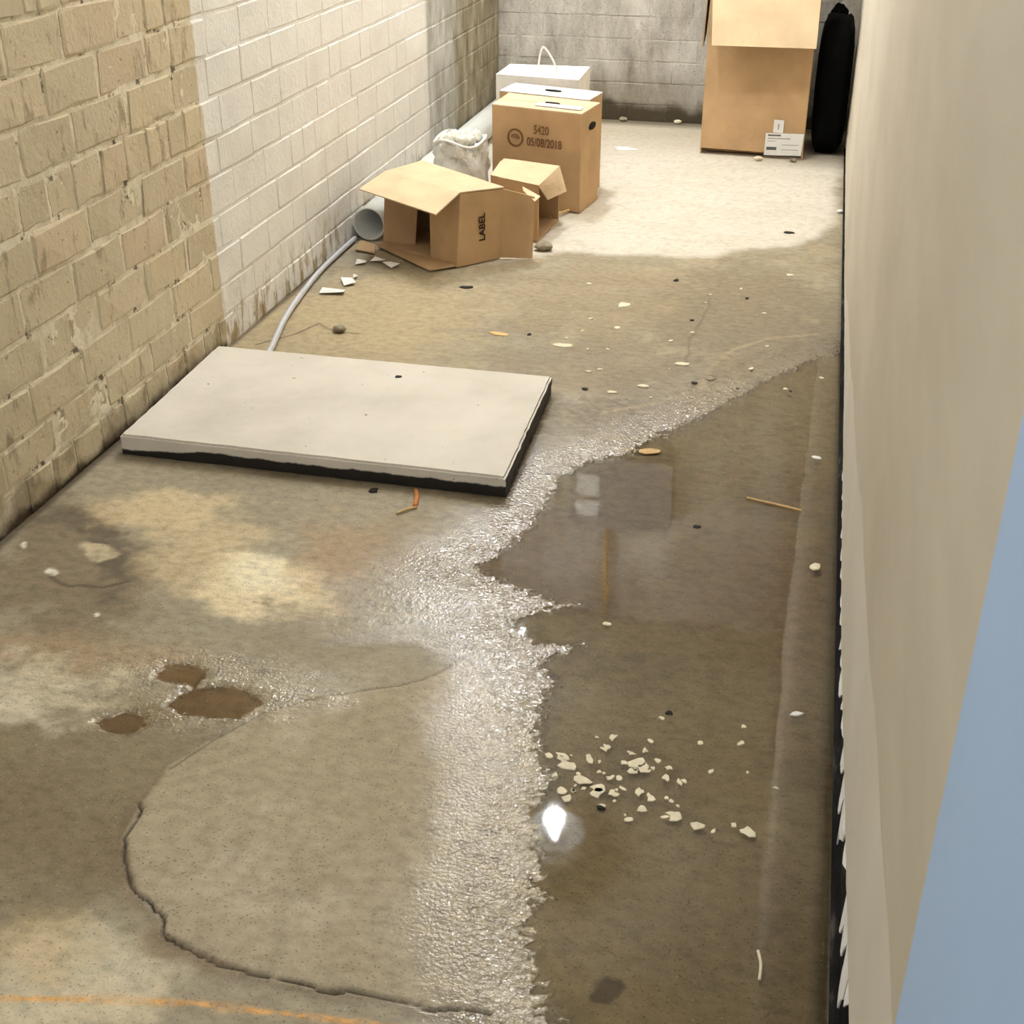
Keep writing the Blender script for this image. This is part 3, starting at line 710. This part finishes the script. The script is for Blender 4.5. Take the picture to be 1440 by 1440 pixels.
def upright_box(name, label, tops, h, mats, hand_hole=True):
    """tops: FL, FR, BR, BL corner points (xy); closed carton with two top flaps meeting in the middle"""
    FL, FR, BR_, BL = [P(q[0], q[1], 0) for q in tops]; c = (FL+FR+BR_+BL)/4
    o = thing(name, label, 'box', (c[0], c[1], 0)); up_ = P(0, 0, h); z0 = P(0, 0, 0.003)
    for q, (a, b) in enumerate(((FL, FR), (FR, BR_), (BR_, BL), (BL, FL))):
        mesh_obj('side_panel', *panel([a+z0, b+z0, b+up_, a+up_], 0.004, 0.0025, 8, 8, q+len(label), -1), mats[0], o)
    mesh_obj('bottom_panel', *panel([FL+z0, FR+z0, BR_+z0, BL+z0], 0.004), mats[0], o)
    mF, mB = (FL+BL)/2, (FR+BR_)/2; t_ = P(0, 0, 0.0045); g_ = (BL-FL)*0.008
    mesh_obj('top_flap', *panel([FL+up_+t_, FR+up_+t_, mB+up_+t_-g_, mF+up_+t_-g_], 0.004, 0.002, 8, 4, 3, -1), mats[1], o)
    mesh_obj('top_flap', *panel([mF+up_+t_+g_, mB+up_+t_+g_, BR_+up_+t_, BL+up_+t_], 0.004, 0.002, 8, 4, 5, -1), mats[1], o)
    if hand_hole:
        cc_ = FR*0.42+BR_*0.58 + P(0, 0, h*0.83); d = (BR_-FR)/np.linalg.norm(BR_-FR); nn = P(d[1], -d[0], 0)
        V = []
        for k in range(16):
            a = 2*math.pi*k/16; q = cc_ + d*0.034*math.cos(a) + P(0, 0, 0.013)*math.sin(a); V.append(q+nn*0.0035)
        V += [v-nn*0.006 for v in V]; F = [tuple(range(16))]+[(k, (k+1) % 16, 16+(k+1) % 16, 16+k) for k in range(16)]
        hh = mesh_obj('hand_hole', V, F, m_dark, o); hh['label'] = 'dark oval hand hole'
    return o, (FL, FR, BR_, BL)
def dark_slot(o, c, d, a, b, z):
    V = []
    for k in range(14):
        t_ = 2*math.pi*k/14; V.append((c[0]+d[0]*a*math.cos(t_)-d[1]*b*math.sin(t_), c[1]+d[1]*a*math.cos(t_)+d[0]*b*math.sin(t_), z))
    V += [(v[0], v[1], v[2]-0.003) for v in V]
    s = mesh_obj('hand_slot', V, [tuple(range(14)), tuple(range(14, 28))]+[(k, (k+1) % 14, 14+(k+1) % 14, 14+k) for k in range(14)], m_dark, o); s['label'] = 'dark slot in the top flaps'

# closed brown carton with printed ring emblem
hm = 0.35
q = [fl(692, 148, hm), fl(818, 162, hm), fl(844, 146, hm)]; q.append(q[0]+q[2]-q[1]); q[3] = fl(710, 131, hm)*0.5+q[3]*0.5
bx, (FL, FR, BRc, BL) = upright_box('cardboard_box', 'closed brown carton with a round printed emblem and hand holes', q, hm, (m_card, m_cardl))
dirF = (FR-FL)/np.linalg.norm(FR-FL); wF = np.linalg.norm(FR-FL); upz = P(0, 0, 1)
nF = P(dirF[1], -dirF[0], 0)
text_part('5420', 0.031, FL+dirF*wF*0.475+upz*0.268+nF*0.003, dirF, upz, m_ink2, bx, tall=1.35, bold=0.0006)
text_part('05/08/2018', 0.031, FL+dirF*wF*0.40+upz*0.224+nF*0.003, dirF, upz, m_ink2, bx, tall=1.35, bold=0.0006)
ec = FL+dirF*wF*0.27+upz*0.246+nF*0.0034
def ringm(c, r0, r1, a0, a1, n=32):
    V = []; F = []
    for k in range(n+1):
        a = a0+(a1-a0)*k/n
        for r in (r0, r1):
            for d in (0, 0.0005): V.append(c+dirF*r*math.cos(a)+upz*r*math.sin(a)+nF*d)
    for k in range(n):
        b = k*4; F += [(b, b+4, b+6, b+2), (b+1, b+3, b+7, b+5), (b, b+1, b+5, b+4), (b+2, b+6, b+7, b+3)]
    return V, F
em = mesh_obj('printed_emblem', *ringm(ec, wF*0.072, wF*0.092, 0, 2*math.pi), m_ink2, bx); em['label'] = 'round printed emblem with curved bands'
for r in (wF*0.018, wF*0.04): mesh_obj('emblem_band', *ringm(ec+upz*-0.006, r, r+0.005, 0.2, 2.7, 16), m_ink2, em)
slotc = (FL+FR+BRc+BL)/4+dirF*0.03
dark_slot(bx, slotc+P(0, 0, 0), dirF, 0.03, 0.010, hm+0.009)
mesh_obj('tape_strip', *panel([FR*0.45+FL*0.55+P(0, 0, hm+0.0075)+(BL-FL)*0.18, FR*0.96+FL*0.04+P(0, 0, hm+0.0075)+(BL-FL)*0.18, FR*0.96+FL*0.04+P(0, 0, hm+0.0075)+(BL-FL)*0.42, FR*0.45+FL*0.55+P(0, 0, hm+0.0075)+(BL-FL)*0.42], 0.001), m_tape, bx)

# second carton behind it
b2 = [BL+(BL-FL)*0.07+dirF*-0.045, BRc+(BRc-FR)*0.07+dirF*-0.05]; dd = (BRc-FR)/np.linalg.norm(BRc-FR)
b2 = [b2[0], b2[1], b2[1]+dd*0.16, b2[0]+dd*0.16]
bx2, c2 = upright_box('cardboard_box', 'carton with whitened top squeezed between the emblem carton and the white box', b2, 0.352, (m_card, m_white), False)
dark_slot(bx2, (c2[0]+c2[1]+c2[2]+c2[3])/4+dirF*0.01, dirF, 0.035, 0.011, 0.352+0.009)
# white box with a loop of strap
hw = 0.37
wq = [fl(685, 115, hw), fl(804, 124, hw), fl(821, 104, hw), fl(706, 100, hw)]
yshift = max(0.0, max(c2[2][1], c2[3][1])+0.012-min(wq[0][1], wq[1][1]))
wq = [v+P(0, yshift, 0) for v in wq]
bx3, c3 = upright_box('cardboard_box', 'white carton with a white strap loop standing up from its top', wq, hw, (m_white, m_white), False)
lp0 = c3[0]*0.5+c3[1]*0.5+(c3[3]-c3[0])*0.35; z_ = hw+0.004
mesh_obj('strap_loop', *tube(spline([lp0+P(-0.012, 0, z_-0.002), lp0+P(-0.01, 0, z_+0.05), lp0+P(0.002, 0, z_+0.095), lp0+P(0.016, 0.005, z_+0.09), lp0+P(0.04, 0.02, z_+0.05), lp0+P(0.06, 0.03, z_-0.001)], 6), 0.004, 8), m_white, bx3, True)

# overturned open carton marked LABEL
zt = 0.235
T1, T2, T3, T4 = fl(647, 272, zt), fl(542, 242, zt), fl(594, 227, zt), fl(709, 264.5, zt)
G1, G2, G3, G4 = P(-1.086, 3.822, 0), P(-1.398, 4.025, 0), P(T3[0], T3[1], 0), P(-0.972, 3.955, 0)
lb = thing('cardboard_box', 'open brown carton on its side marked LABEL beside the white pipe', 'box', tuple((G1+G2+G3+G4)/4))
z0 = P(0, 0, 0.004)
def sub(a, b, t_): return a*(1-t_)+b*t_
mesh_obj('top_panel', *panel([T2, T1, T4, T3], 0.004, 0.004, 8, 8, 2, 1), m_cardl, lb)
mesh_obj('side_panel', *panel([G1+z0, G4+z0, T4-P(0, 0, .002), T1-P(0, 0, .002)], 0.004, 0.003, 8, 8, 3, -1), m_card, lb)
mesh_obj('side_panel', *panel([G3+z0, G2+z0, T2-P(0, 0, .002), T3-P(0, 0, .002)], 0.004, 0.003, 8, 8, 4, -1), m_card_in, lb)
mesh_obj('bottom_panel', *panel([G2+z0, G1+z0, G4+z0, G3+z0], 0.004, 0.002, 8, 8, 5), m_card_in, lb)
mesh_obj('back_panel', *panel([sub(G4, G1, .04)+z0, sub(G3, G2, .04)+z0, sub(T3, T2, .04), sub(T4, T1, .04)], 0.004, 0.002, 6, 6, 6), m_card_in, lb)
mesh_obj('flap', *panel([T2, T1, fl(613, 303, 0.20), fl(505, 267, 0.215)], 0.004, 0.004, 8, 8, 7, -1), m_cardl, lb)
fo1 = fl(606, 363, 0.004); fo1z = wx(606, 304, fo1[0])
mesh_obj('flap', *panel([fo1, G1+z0, T1-P(0, 0, .002), P(fo1[0], fo1[1], 0.150)+P(0.0, 0, 0)], 0.004, 0.002, 6, 6, 8, -1), m_card, lb)
fo2 = fl(596, 350, 0.004)
mesh_obj('flap', *panel([G2+z0, sub(G2, G1, 0.27)+P(0.03, 0.05, .004), sub(T2, T1, 0.27)+P(0.03, 0.05, -.06), T2-P(0, 0, .003)], 0.004, 0.002, 6, 6, 9), m_card_in, lb)
mesh_obj('flap', *panel([fl(532, 347, 0.008), fl(604, 381, 0.006), G1+z0+P(0, 0, .004), G2+z0+P(0, 0, .004)], 0.004, 0.003, 8, 6, 10), m_card_in, lb)
mesh_obj('flap', *panel([G4+z0, P(-0.872, 3.972, 0.004), fl(752, 277, 0.195), T4-P(0, 0, .004)], 0.004, 0.003, 8, 8, 11, -1), m_card, lb)
mesh_obj('torn_edge', *panel([fl(735, 262, .22), fl(760, 276, .19), fl(752, 283, .185), fl(736, 268, .21)], 0.005, 0.002, 4, 3, 12), m_edge, lb)
dS = (G4-G1)/np.linalg.norm(G4-G1); nS = P(dS[1], -dS[0], 0)
text_part('LABEL', 0.033, G1+dS*0.108+upz*0.075+nS*0.0045, upz, -dS, m_ink, lb, bold=0.0008)

# small carton with a drooping flap, between the two
zs = 0.195
s0, s1, s2, s3 = fl(690, 246, zs), fl(707, 222, zs), fl(787, 233, zs), fl(757, 261, zs)
sb = thing('cardboard_box', 'small open carton with a drooping flap behind the LABEL carton', 'box', (*((s0+s1+s2+s3)/4)[:2], 0))
dn = lambda v, z=0.003: P(v[0], v[1], z)
mesh_obj('top_panel', *panel([s0, s3, s2, s1], 0.004, 0.004, 6, 6, 21, -1), m_cardl, sb)
mesh_obj('side_panel', *panel([dn(s0), dn(s3), s3, s0], 0.004, 0.003, 6, 6, 22, -1), m_card, sb)
mesh_obj('side_panel', *panel([dn(s1), dn(s0), s0, s1], 0.004, 0.003, 6, 6, 23, -1), m_card, sb)
mesh_obj('side_panel', *panel([dn(s2), dn(s1), s1, s2], 0.004, 0.003, 6, 6, 24, -1), m_card_in, sb)
mesh_obj('bottom_panel', *panel([dn(s0), dn(s3), dn(s2), dn(s1)], 0.004), m_card_in, sb)
mesh_obj('flap', *panel([s3, fl(771, 281, 0.115), fl(797, 269, 0.115), s2], 0.004, 0.004, 6, 6, 25, -1), m_cardl, sb)

# tall carton with folded-down flaps
tb = thing('cardboard_box', 'tall brown carton with folded flaps and a white shipping label', 'box', (-0.28, 5.74, 0))
a, b, c_, d_ = P(-0.494, 5.553, 0.006), P(-0.066, 5.526, 0.006), P(-0.098, 5.93, 0.006), P(-0.515, 5.96, 0.006); ht = P(0, 0, 0.80)
for k, (p0, p1) in enumerate(((a, b), (b, c_), (c_, d_), (d_, a))):
    lift_ = P(0, 0, 0.020 if k == 0 else 0)
    mesh_obj('side_panel', *panel([p0+lift_, p1+lift_*0.8, p1+ht, p0+ht], 0.004, 0.004, 8, 10, 30+k, -1), m_card, tb)
mesh_obj('bottom_panel', *panel([a+P(.01, .05, 0), b+P(-.01, .05, 0), c_, d_], 0.004), m_card, tb)
f0, f1 = wy(1001, 64, 5.43), wy(1148, 69, 5.41)
mesh_obj('flap', *panel([f0, f1, b+ht+P(0.004, -.004, 0), a+ht+P(0.0, -.004, 0)], 0.004, 0.003, 8, 8, 35), m_cardl, tb)
mesh_obj('flap', *panel([a+ht+P(-.004, 0, 0), d_+ht+P(-.004, 0, 0), d_+P(-0.02, -0.02, 0.42), a+P(-0.018, 0.02, 0.42)], 0.004, 0.003, 6, 6, 36), m_card, tb)
mesh_obj('flap', *panel([b+ht+P(.003, 0.0, 0), P(-0.060, 5.56, 0.50), P(-0.088, 5.90, 0.50), c_+ht+P(.005, 0, 0)], 0.004, 0.003, 6, 6, 37), m_card, tb)
l0 = [wy(1077, 187, 5.53), wy(1131, 188, 5.53), wy(1126, 219, 5.53), wy(1074, 218, 5.53)]
l0 = [P(v[0], 5.5255-0.0631*(v[0]+0.066)-0.0045, v[2]) for v in l0]
m_lab = simple('white_label', (234, 233, 230), 0.6, 0.04, 30)
lab = mesh_obj('shipping_label', *panel(l0, 0.0008, 0, 2, 2, 0, 1), m_lab, tb); lab['label'] = 'white shipping label with small print'
l1 = [wy(1089, 168, 5.53), wy(1103, 169, 5.53), wy(1101, 187, 5.53), wy(1087, 186, 5.53)]
l1 = [P(v[0], 5.5255-0.0631*(v[0]+0.066)-0.0055, v[2]) for v in l1]
mesh_obj('shipping_tag', *panel(l1, 0.0008, 0, 2, 2, 0, 1), m_lab, tb)
def bar(u0, u1, v0, v1, quad, mat, par):
    f_ = lambda u, v: (quad[0]*(1-u)+quad[1]*u)*(1-v)+(quad[3]*(1-u)+quad[2]*u)*v + P(0, -0.0008, 0)
    mesh_obj('printed_line', *panel([f_(u0, v0), f_(u1, v0), f_(u1, v1), f_(u0, v1)], 0.0004, 0, 1, 1), mat, par)
m_pr = simple('grey_print', (92, 92, 90), 0.8); m_pr2 = simple('pale_print', (168, 168, 166), 0.8)
for (u0, u1, v0, v1, mm) in ((.06, .4, .06, .13, m_pr), (.06, .66, .21, .26, m_pr2), (.06, .3, .34, .37, m_pr2), (.05, .32, .62, .76, m_pr), (.45, .9, .5, .53, m_pr2), (.45, .9, .72, .75, m_pr2)): bar(u0, u1, v0, v1, l0, mm, lab)
bar(.42, .58, .3, .75, l1, m_pr2, tb)

# ------------------------------------------------------------------ pipe, conduit, sack
m_pvc = simple('pale_pvc', (214, 214, 206), 0.45, 0.05, 8)
pp = mesh_obj('drain_pipe', *tube([(-1.452, 4.04, 0.059), (-1.452, 4.6, 0.059), (-1.452, 5.4, 0.06), (-1.450, 6.05, 0.062)], 0.056, 28, inner=0.050), m_pvc, None, True)
tag(pp, 'thick white plastic drain pipe lying along the foot of the painted wall', 'pipe')
m_zinc = simple('galvanised_steel', (206, 207, 210), 0.35, 0.06, 60, metal=0.35)
cpts = [(-1.498, 4.02, 0.013), (-1.497, 3.878, 0.013), (-1.489, 3.662, 0.013), (-1.461, 3.411, 0.013), (-1.432, 3.233, 0.014), (-1.387, 3.047, 0.018), (-1.362, 2.945, 0.022)]
tag(mesh_obj('steel_conduit', *tube(spline(cpts, 6), 0.0085, 12), m_zinc, None, True), 'thin bent steel conduit running from the white pipe to the slab', 'conduit')
# crumpled white sack of rubble
def blobmesh(c, rx, ry, rz, seed, amp=0.2, nu=28, nv=18, pw=1.0, freq=6):
    r = np.random.default_rng(seed); ph = r.uniform(0, 6.28, (5, 3)); V = []; F = []
    for j in range(nv+1):
        th = math.pi*j/nv
        for i in range(nu):
            a = 2*math.pi*i/nu; d = np.array([math.sin(th)*math.cos(a), math.sin(th)*math.sin(a), math.cos(th)])
            n_ = sum(math.sin(d[0]*freq*(k*.6+.7)+ph[k, 0])*math.sin(d[1]*freq*(k*.5+.8)+ph[k, 1])*math.cos(d[2]*freq*(k*.7+.6)+ph[k, 2])/(k+1) for k in range(5))
            s = 1+amp*n_; d = np.sign(d)*np.abs(d)**pw; V.append((c[0]+rx*d[0]*s, c[1]+ry*d[1]*s, c[2]+rz*d[2]*s))
    for j in range(nv):
        for i in range(nu): k = (i+1) % nu; F.append((j*nu+i, j*nu+k, (j+1)*nu+k, (j+1)*nu+i))
    return V, F
sk = thing('rubble_sack', 'open white plastic sack full of pale crumpled scraps', 'sack', (-1.262, 4.52, 0))
t = NT('thin_white_plastic'); p = t.objc(); n = t.noise(p, 26, 5, 0.65)
m_sack = t.fin(t.ramp(n, [(0.3, lin(172, 166, 152)), (0.46, lin(222, 219, 210)), (0.7, lin(240, 238, 232))]), 0.4, t.bump(n, 0.9, 0.01), 0.5)
V = []; F = []; nu, nv = 36, 12
for side in (0, 1):
    for j in range(nv+1):
        z = 0.24*j/nv
        for i in range(nu):
            a_ = 2*math.pi*i/nu
            r_ = (0.088+0.014*math.sin(j/nv*3.1))*(1+0.07*math.sin(5*a_+j*.7)+0.05*math.sin(11*a_-j*1.3)+0.04*math.sin(17*a_+j*2.1)) - side*0.003
            zz_ = 0.004 + (z+(0.014*math.sin(3*a_+1)+0.008*math.sin(9*a_))*(j/nv)**2)*(1-0.0*side)
            V.append((-1.262+r_*0.98*math.cos(a_), 4.52+r_*math.sin(a_), zz_))
for side in (0, 1):
    for j in range(nv):
        for i in range(nu): k = (i+1) % nu; o_ = side*(nv+1)*nu; F.append((o_+j*nu+i, o_+j*nu+k, o_+(j+1)*nu+k, o_+(j+1)*nu+i))
for i in range(nu): k = (i+1) % nu; F.append((nv*nu+i, nv*nu+k, (nv+1)*nu+nv*nu+k, (nv+1)*nu+nv*nu+i))
F.append(tuple(range(nu)))
mesh_obj('sack_skin', V, F, m_sack, sk, True)
ring = [(-1.262+0.093*math.cos(q_), 4.52+0.093*math.sin(q_), 0.246+0.012*math.sin(3*q_+1)) for q_ in np.linspace(0, 2*math.pi, 40)]
mesh_obj('rolled_rim', *tube(ring, 0.006, 8), m_sack, sk, True)
m_scrap = simple('pale_scrap', (226, 222, 208), 0.8, 0.18, 50, bump=0.5)
for k in range(11):
    a_ = k*2.4; r_ = 0.012+0.0165*math.sqrt(k)
    mesh_obj('scrap', *blobmesh((-1.262+r_*math.cos(a_), 4.52+r_*math.sin(a_), 0.228+0.025*random.random()), random.uniform(.018, .032), random.uniform(.016, .028), random.uniform(.018, .032), 70+k, 0.35, 14, 9), m_scrap, sk, True)

# black shape added to fill the dark gap beside the tall carton
m_dark_fill = simple('black_gap_fill', (7, 7, 6), 0.9, 0.3, 14, bump=0.6, spec=0.08)
bg = thing('dark_fill', 'black shape added to fill the dark gap between the tall carton and the partition', 'dark fill', (0.02, 5.8, 0))
mesh_obj('dark_fill_body', *blobmesh((0.024, 5.79, 0.27), 0.070, 0.20, 0.266, 5, 0.05, 28, 18, 0.42), m_dark_fill, bg, True)
mesh_obj('dark_fill_knot', *blobmesh((0.02, 5.86, 0.53), 0.035, 0.035, 0.045, 6, 0.3, 14, 10), m_dark_fill, bg, True)

# ------------------------------------------------------------------ litter
def flake(c, r, th, seed, squash=1.0, rot=0.0, nside=8, tilt=0.0, irr=0.3):
    R = np.random.default_rng(seed); V = []
    for lay in (0, 1):
        for i in range(nside):
            a_ = 2*math.pi*i/nside; rr = r*(1+irr*(np.random.default_rng(seed*31+i).random()-0.5)*2)
            x_, y_ = rr*math.cos(a_), rr*squash*math.sin(a_); x2, y2 = x_*math.cos(rot)-y_*math.sin(rot), x_*math.sin(rot)+y_*math.cos(rot)
            V.append((c[0]+x2*(1-.12*lay), c[1]+y2*(1-.12*lay), c[2]+lay*th+tilt*(x2+r)))
    F = [tuple(range(nside)), tuple(range(nside, 2*nside))]+[(i, (i+1) % nside, nside+(i+1) % nside, nside+i) for i in range(nside)]
    return V, F
m_flake = simple('cream_paint_flake', (226, 214, 184), 0.7, 0.12, 80); m_wood = simple('raw_wood', (206, 172, 118), 0.8, 0.15, 60); m_paperw = simple('scrap_paper', (236, 232, 224), 0.8, 0.06, 40)
m_stone = simple('grey_rubble', (152, 141, 118), 0.9, 0.25, 60, bump=0.6); m_blackbit = simple('dark_grit', (34, 28, 22), 0.9)
def on(px, z): v = fl(px[0], px[1], z); return (v[0], v[1], z)
# the cluster of flakes floating in the puddle
cl = [(720, 1102, 17), (735, 1075, 9), (742, 1092, 7), (798, 1076, 11), (790, 1064, 9), (828, 1066, 9), (850, 1054, 6), (862, 1037, 7), (897, 1072, 12), (905, 1081, 12), (890, 1084, 8), (822, 1098, 12), (843, 1108, 12), (838, 1116, 10), (862, 1116, 7), (858, 1094, 7), (900, 1114, 9), (915, 1122, 8), (948, 1146, 10), (935, 1149, 6), (980, 1162, 10), (1003, 1169, 5), (1050, 1170, 10), (1032, 1160, 5), (884, 1153, 6), (846, 1134, 6), (902, 1138, 7), (875, 1109, 5), (936, 1094, 6), (955, 1100, 6), (962, 1099, 5), (940, 1080, 5), (915, 1042, 5), (985, 1045, 5), (1042, 1045, 5), (1045, 1022, 4), (796, 1123, 8), (790, 1112, 7), (780, 1090, 6), (772, 1062, 6), (930, 1010, 4), (907, 1055, 5), (852, 1050, 5), (925, 1070, 5), (878, 1073, 5), (870, 1095, 5), (888, 1060, 5), (1000, 1085, 5), (1090, 1108, 4)]
for k in range(26):
    cl.append((random.gauss(880, 75), random.gauss(1090, 28), random.uniform(2.2, 4.2)))
for k, (x_, y_, r_) in enumerate(cl):
    m_per = np.linalg.norm(fl(x_, y_)-np.array([0, 0, H]))/FPX
    o = mesh_obj('paint_flake', *flake(on((x_, y_), WL+0.0004), r_*m_per*1.05, 0.0012, 300+k, random.uniform(0.55, 0.95), random.uniform(0, 3), 9, 0, 0.45), m_flake)
    tag(o, 'large ragged cream paint flake in the cluster on the brown puddle' if r_ >= 10 else 'medium cream paint flake in the cluster on the brown puddle' if r_ >= 6 else 'tiny cream paint speck scattered among the larger flakes on the puddle', 'paint flake',
        'large paint flakes on the puddle' if r_ >= 10 else 'medium paint flakes on the puddle' if r_ >= 6 else 'tiny paint specks on the puddle')
# single chips with their own looks
for px, r_, sq, m_, nm, lab in (((913, 634), 13, 0.55, m_wood, 'wood_chip', 'tan oval wood chip floating at the top of the puddle'),
        ((855, 878), 7, 0.5, m_flake, 'paint_flake', 'lone cream flake on still water by the rough wet edge'),
        ((1147, 797), 9, 0.7, m_flake, 'paint_flake', 'cream square flake floating by the foot of the partition'),
        ((1120, 1004), 9, 0.4, m_paperw, 'paint_flake', 'long white flake floating near the partition below the square flake'),
        ((1148, 644), 8, 0.35, m_paperw, 'paint_flake', 'thin white flake floating by the partition above the straw'),
        ((941, 1003), 6, 0.45, m_blackbit, 'grit_speck', 'black speck on the puddle above the flake cluster'),
        ((845, 1136), 6, 0.45, m_blackbit, 'grit_speck', 'black speck below the flake cluster'),
        ((980, 741), 6, 0.4, m_blackbit, 'grit_speck', 'black speck on the brown sediment in the puddle'),
        ((878, 429), 11, 0.7, m_flake, 'paint_flake', 'cream flake on the damp floor between the boxes and partition'),
        ((868, 461), 5, 0.8, m_flake, 'paint_flake', 'tiny cream flake on the damp floor below the larger one'),
        ((700, 470), 14, 0.3, m_wood, 'wood_splinter', 'pale flat splinter on the damp floor behind the slab'),
        ((792, 486), 13, 0.5, m_flake, 'paint_flake', 'cream flake on the damp floor beyond the right corner of the slab'),
        ((960, 512), 10, 0.5, m_flake, 'paint_flake', 'cream flake by the crack in the damp floor'),
        ((905, 543), 8, 0.35, m_flake, 'paint_flake', 'narrow cream flake on the damp floor near the muddy line'),
        ((862, 552), 9, 0.3, m_flake, 'paint_flake', 'long narrow flake on the damp floor near the slab'),
        ((998, 532), 8, 0.6, m_stone, 'pebble', 'grey pebble on the muddy line across the floor'),
        ((657, 404), 11, 0.3, m_blackbit, 'bark_sliver', 'dark sliver on the floor in front of the LABEL carton'),
        ((880, 209), 15, 0.35, m_paperw, 'paper_scrap', 'white paper scrap on the dry floor beside the emblem carton'),
        ((1110, 327), 8, 0.4, m_blackbit, 'bark_sliver', 'dark sliver on the dry pale floor near the partition'),
        ((525, 690), 7, 0.8, m_blackbit, 'grit_speck', 'dark speck in front of the slab'),
        ((560, 530), 5, 0.6, m_blackbit, 'grit_speck', 'dark grain lying on top of the pale slab')):
    zz_ = {'on top': 0.0503}.get('on top' if 'top of the pale slab' in lab else '', None)
    inp = px[1] > 600 and px[0] > 840
    z_ = zz_ if zz_ else (WL+0.0004 if inp else 0.0012)
    if 'front of the slab' in lab: z_ = 0.0012
    m_per = np.linalg.norm(fl(*px)-np.array([0, 0, H]))/FPX
    tag(mesh_obj(nm, *flake(on(px, z_), r_*m_per, 0.002, int(px[0]*3+px[1]), sq*1.6 if sq < .5 else sq*1.3, random.uniform(-.3, .3), 9, 0, 0.3), m_), lab, nm.replace('_', ' ').split()[-1])
# sticks
def stick(name, pts, r, m_, lab, cat='stick'):
    return tag(mesh_obj(name, *tube(spline(pts, 5), r, 7), m_, None, True), lab, cat)
stick('straw', [on((1050, 700), WL+.003), on((1090, 709), WL+.003), on((1127, 718), WL+.003)], 0.0028, m_wood, 'thin straight straw floating beside the partition')
stick('twig', [on((1066, 1337), WL+.002), on((1070, 1356), WL+.003), on((1068, 1378), WL+.002)], 0.0022, m_flake, 'short pale twig floating in the puddle near the partition')
stick('splinter', [on((585, 690), .004), on((586, 700), .004), on((583, 712), .004)], 0.0055, simple('orange_wood', (190, 122, 62), 0.8), 'orange wood splinter lying at the front edge of the slab')
stick('splinter', [on((586, 713), .004), on((572, 716), .005), on((558, 722), .004)], 0.0028, m_wood, 'pale curved splinter touching the orange splinter')
stick('stick', [on((772, 307), .008), on((790, 299), .012), on((808, 293), .006)], 0.005, m_wood, 'short stick at the foot of the emblem carton')
# paper scraps by the conduit
for k, (px, w_, h_, rot, lab) in enumerate((((468, 412), 34, 10, 0.1, 'curled white paper strip beside the steel conduit'), ((490, 398), 17, 17, 0.5, 'square white paper scrap between conduit and LABEL carton'),
        ((508, 371), 14, 10, 0.2, 'small white paper scrap near the torn floor cardboard'), ((532, 368), 17, 8, -0.2, 'flat white scrap in front of the LABEL carton opening'), ((550, 374), 15, 14, 0.9, 'bent white scrap at the lower flap of the LABEL carton'),
        ((500, 391), 6, 6, 0.3, 'tiny white scrap beside the square paper scrap'))):
    c0 = fl(*px); mper = np.linalg.norm(c0-np.array([0, 0, H]))/FPX; a_, b_ = w_*mper/2, h_*mper/2*1.7
    ca, sa = math.cos(rot), math.sin(rot); q_ = [(-a_, -b_), (a_, -b_*.9), (a_*.9, b_), (-a_*.95, b_*.9)]
    pts = [P(c0[0]+x*ca-y*sa, c0[1]+x*sa+y*ca, 0.004+0.006*(i % 2)) for i, (x, y) in enumerate(q_)]
    tag(mesh_obj('paper_scrap', *panel(pts, 0.0012, 0.004, 6, 4, k+40), m_paperw), lab, 'paper')
tag(mesh_obj('cardboard_scrap', *panel([fl(500, 352, .004), fl(527, 357, .004), fl(528, 345, .006), fl(508, 339, .008)], 0.004, 0.003, 6, 4, 44), m_card_in), 'flat torn cardboard piece on the floor below the white pipe', 'cardboard')
# rubble lumps
for k, (px, r_, m_, lab) in enumerate((((765, 352), 0.024, m_stone, 'grey rubble lump beside the LABEL carton'), ((1066, 226), 0.015, m_flake, 'cream crumb at the foot of the tall carton'), ((1115, 228), 0.012, m_stone, 'grey crumb under the label of the tall carton'),
        ((880, 166), 0.016, m_stone, 'grey rubble lump at the foot of the back wall near the emblem carton'), ((955, 171), 0.015, m_flake, 'cream rubble lump at the foot of the back wall by the tall carton'), ((478, 467), 0.016, m_stone, 'broken mortar lump on the cracked floor beside the conduit'),
        ((1187, 300), 0.010, m_paperw, 'white plaster crumb stuck at the foot of the partition'), ((118, 632), 0.010, m_stone, 'small stone in the joint between brick wall and slab'))):
    v = fl(*px); v[0] = min(v[0], XR(v[1])-r_*1.2); v[1] = min(v[1], YB-r_*1.5)
    if 'tall carton' in lab and px[1] > 220: v[1] = min(v[1], 5.515-r_)
    tag(mesh_obj('rubble_lump', *blobmesh((v[0], v[1], r_*0.62+0.0005), r_*1.2, r_, r_*0.62, 90+k, 0.22, 14, 9), m_, None, True), lab, 'rubble')

# loose specks on the damp floor between slab and cartons
for k in range(34):
    x_, y_ = random.uniform(640, 1160), random.uniform(385, 570)
    if x_ < 800 and y_ > 500: continue
    m_per = np.linalg.norm(fl(x_, y_)-np.array([0, 0, H]))/FPX; r_ = random.uniform(2.0, 4.6)
    dark_ = k % 4 == 0
    o = mesh_obj('grit_speck' if dark_ else 'paint_flake', *flake(on((x_, y_), 0.0012), r_*m_per, 0.0015, 900+k, random.uniform(0.6, 1.2), random.uniform(0, 3), 8, 0, 0.4), m_blackbit if dark_ else m_flake)
    if dark_: tag(o, 'tiny dark grit speck on the damp floor behind the slab', 'speck', 'grit specks on the damp floor')
    else: tag(o, 'tiny cream flake scattered on the damp floor behind the slab', 'paint flake', 'tiny flakes on the damp floor')
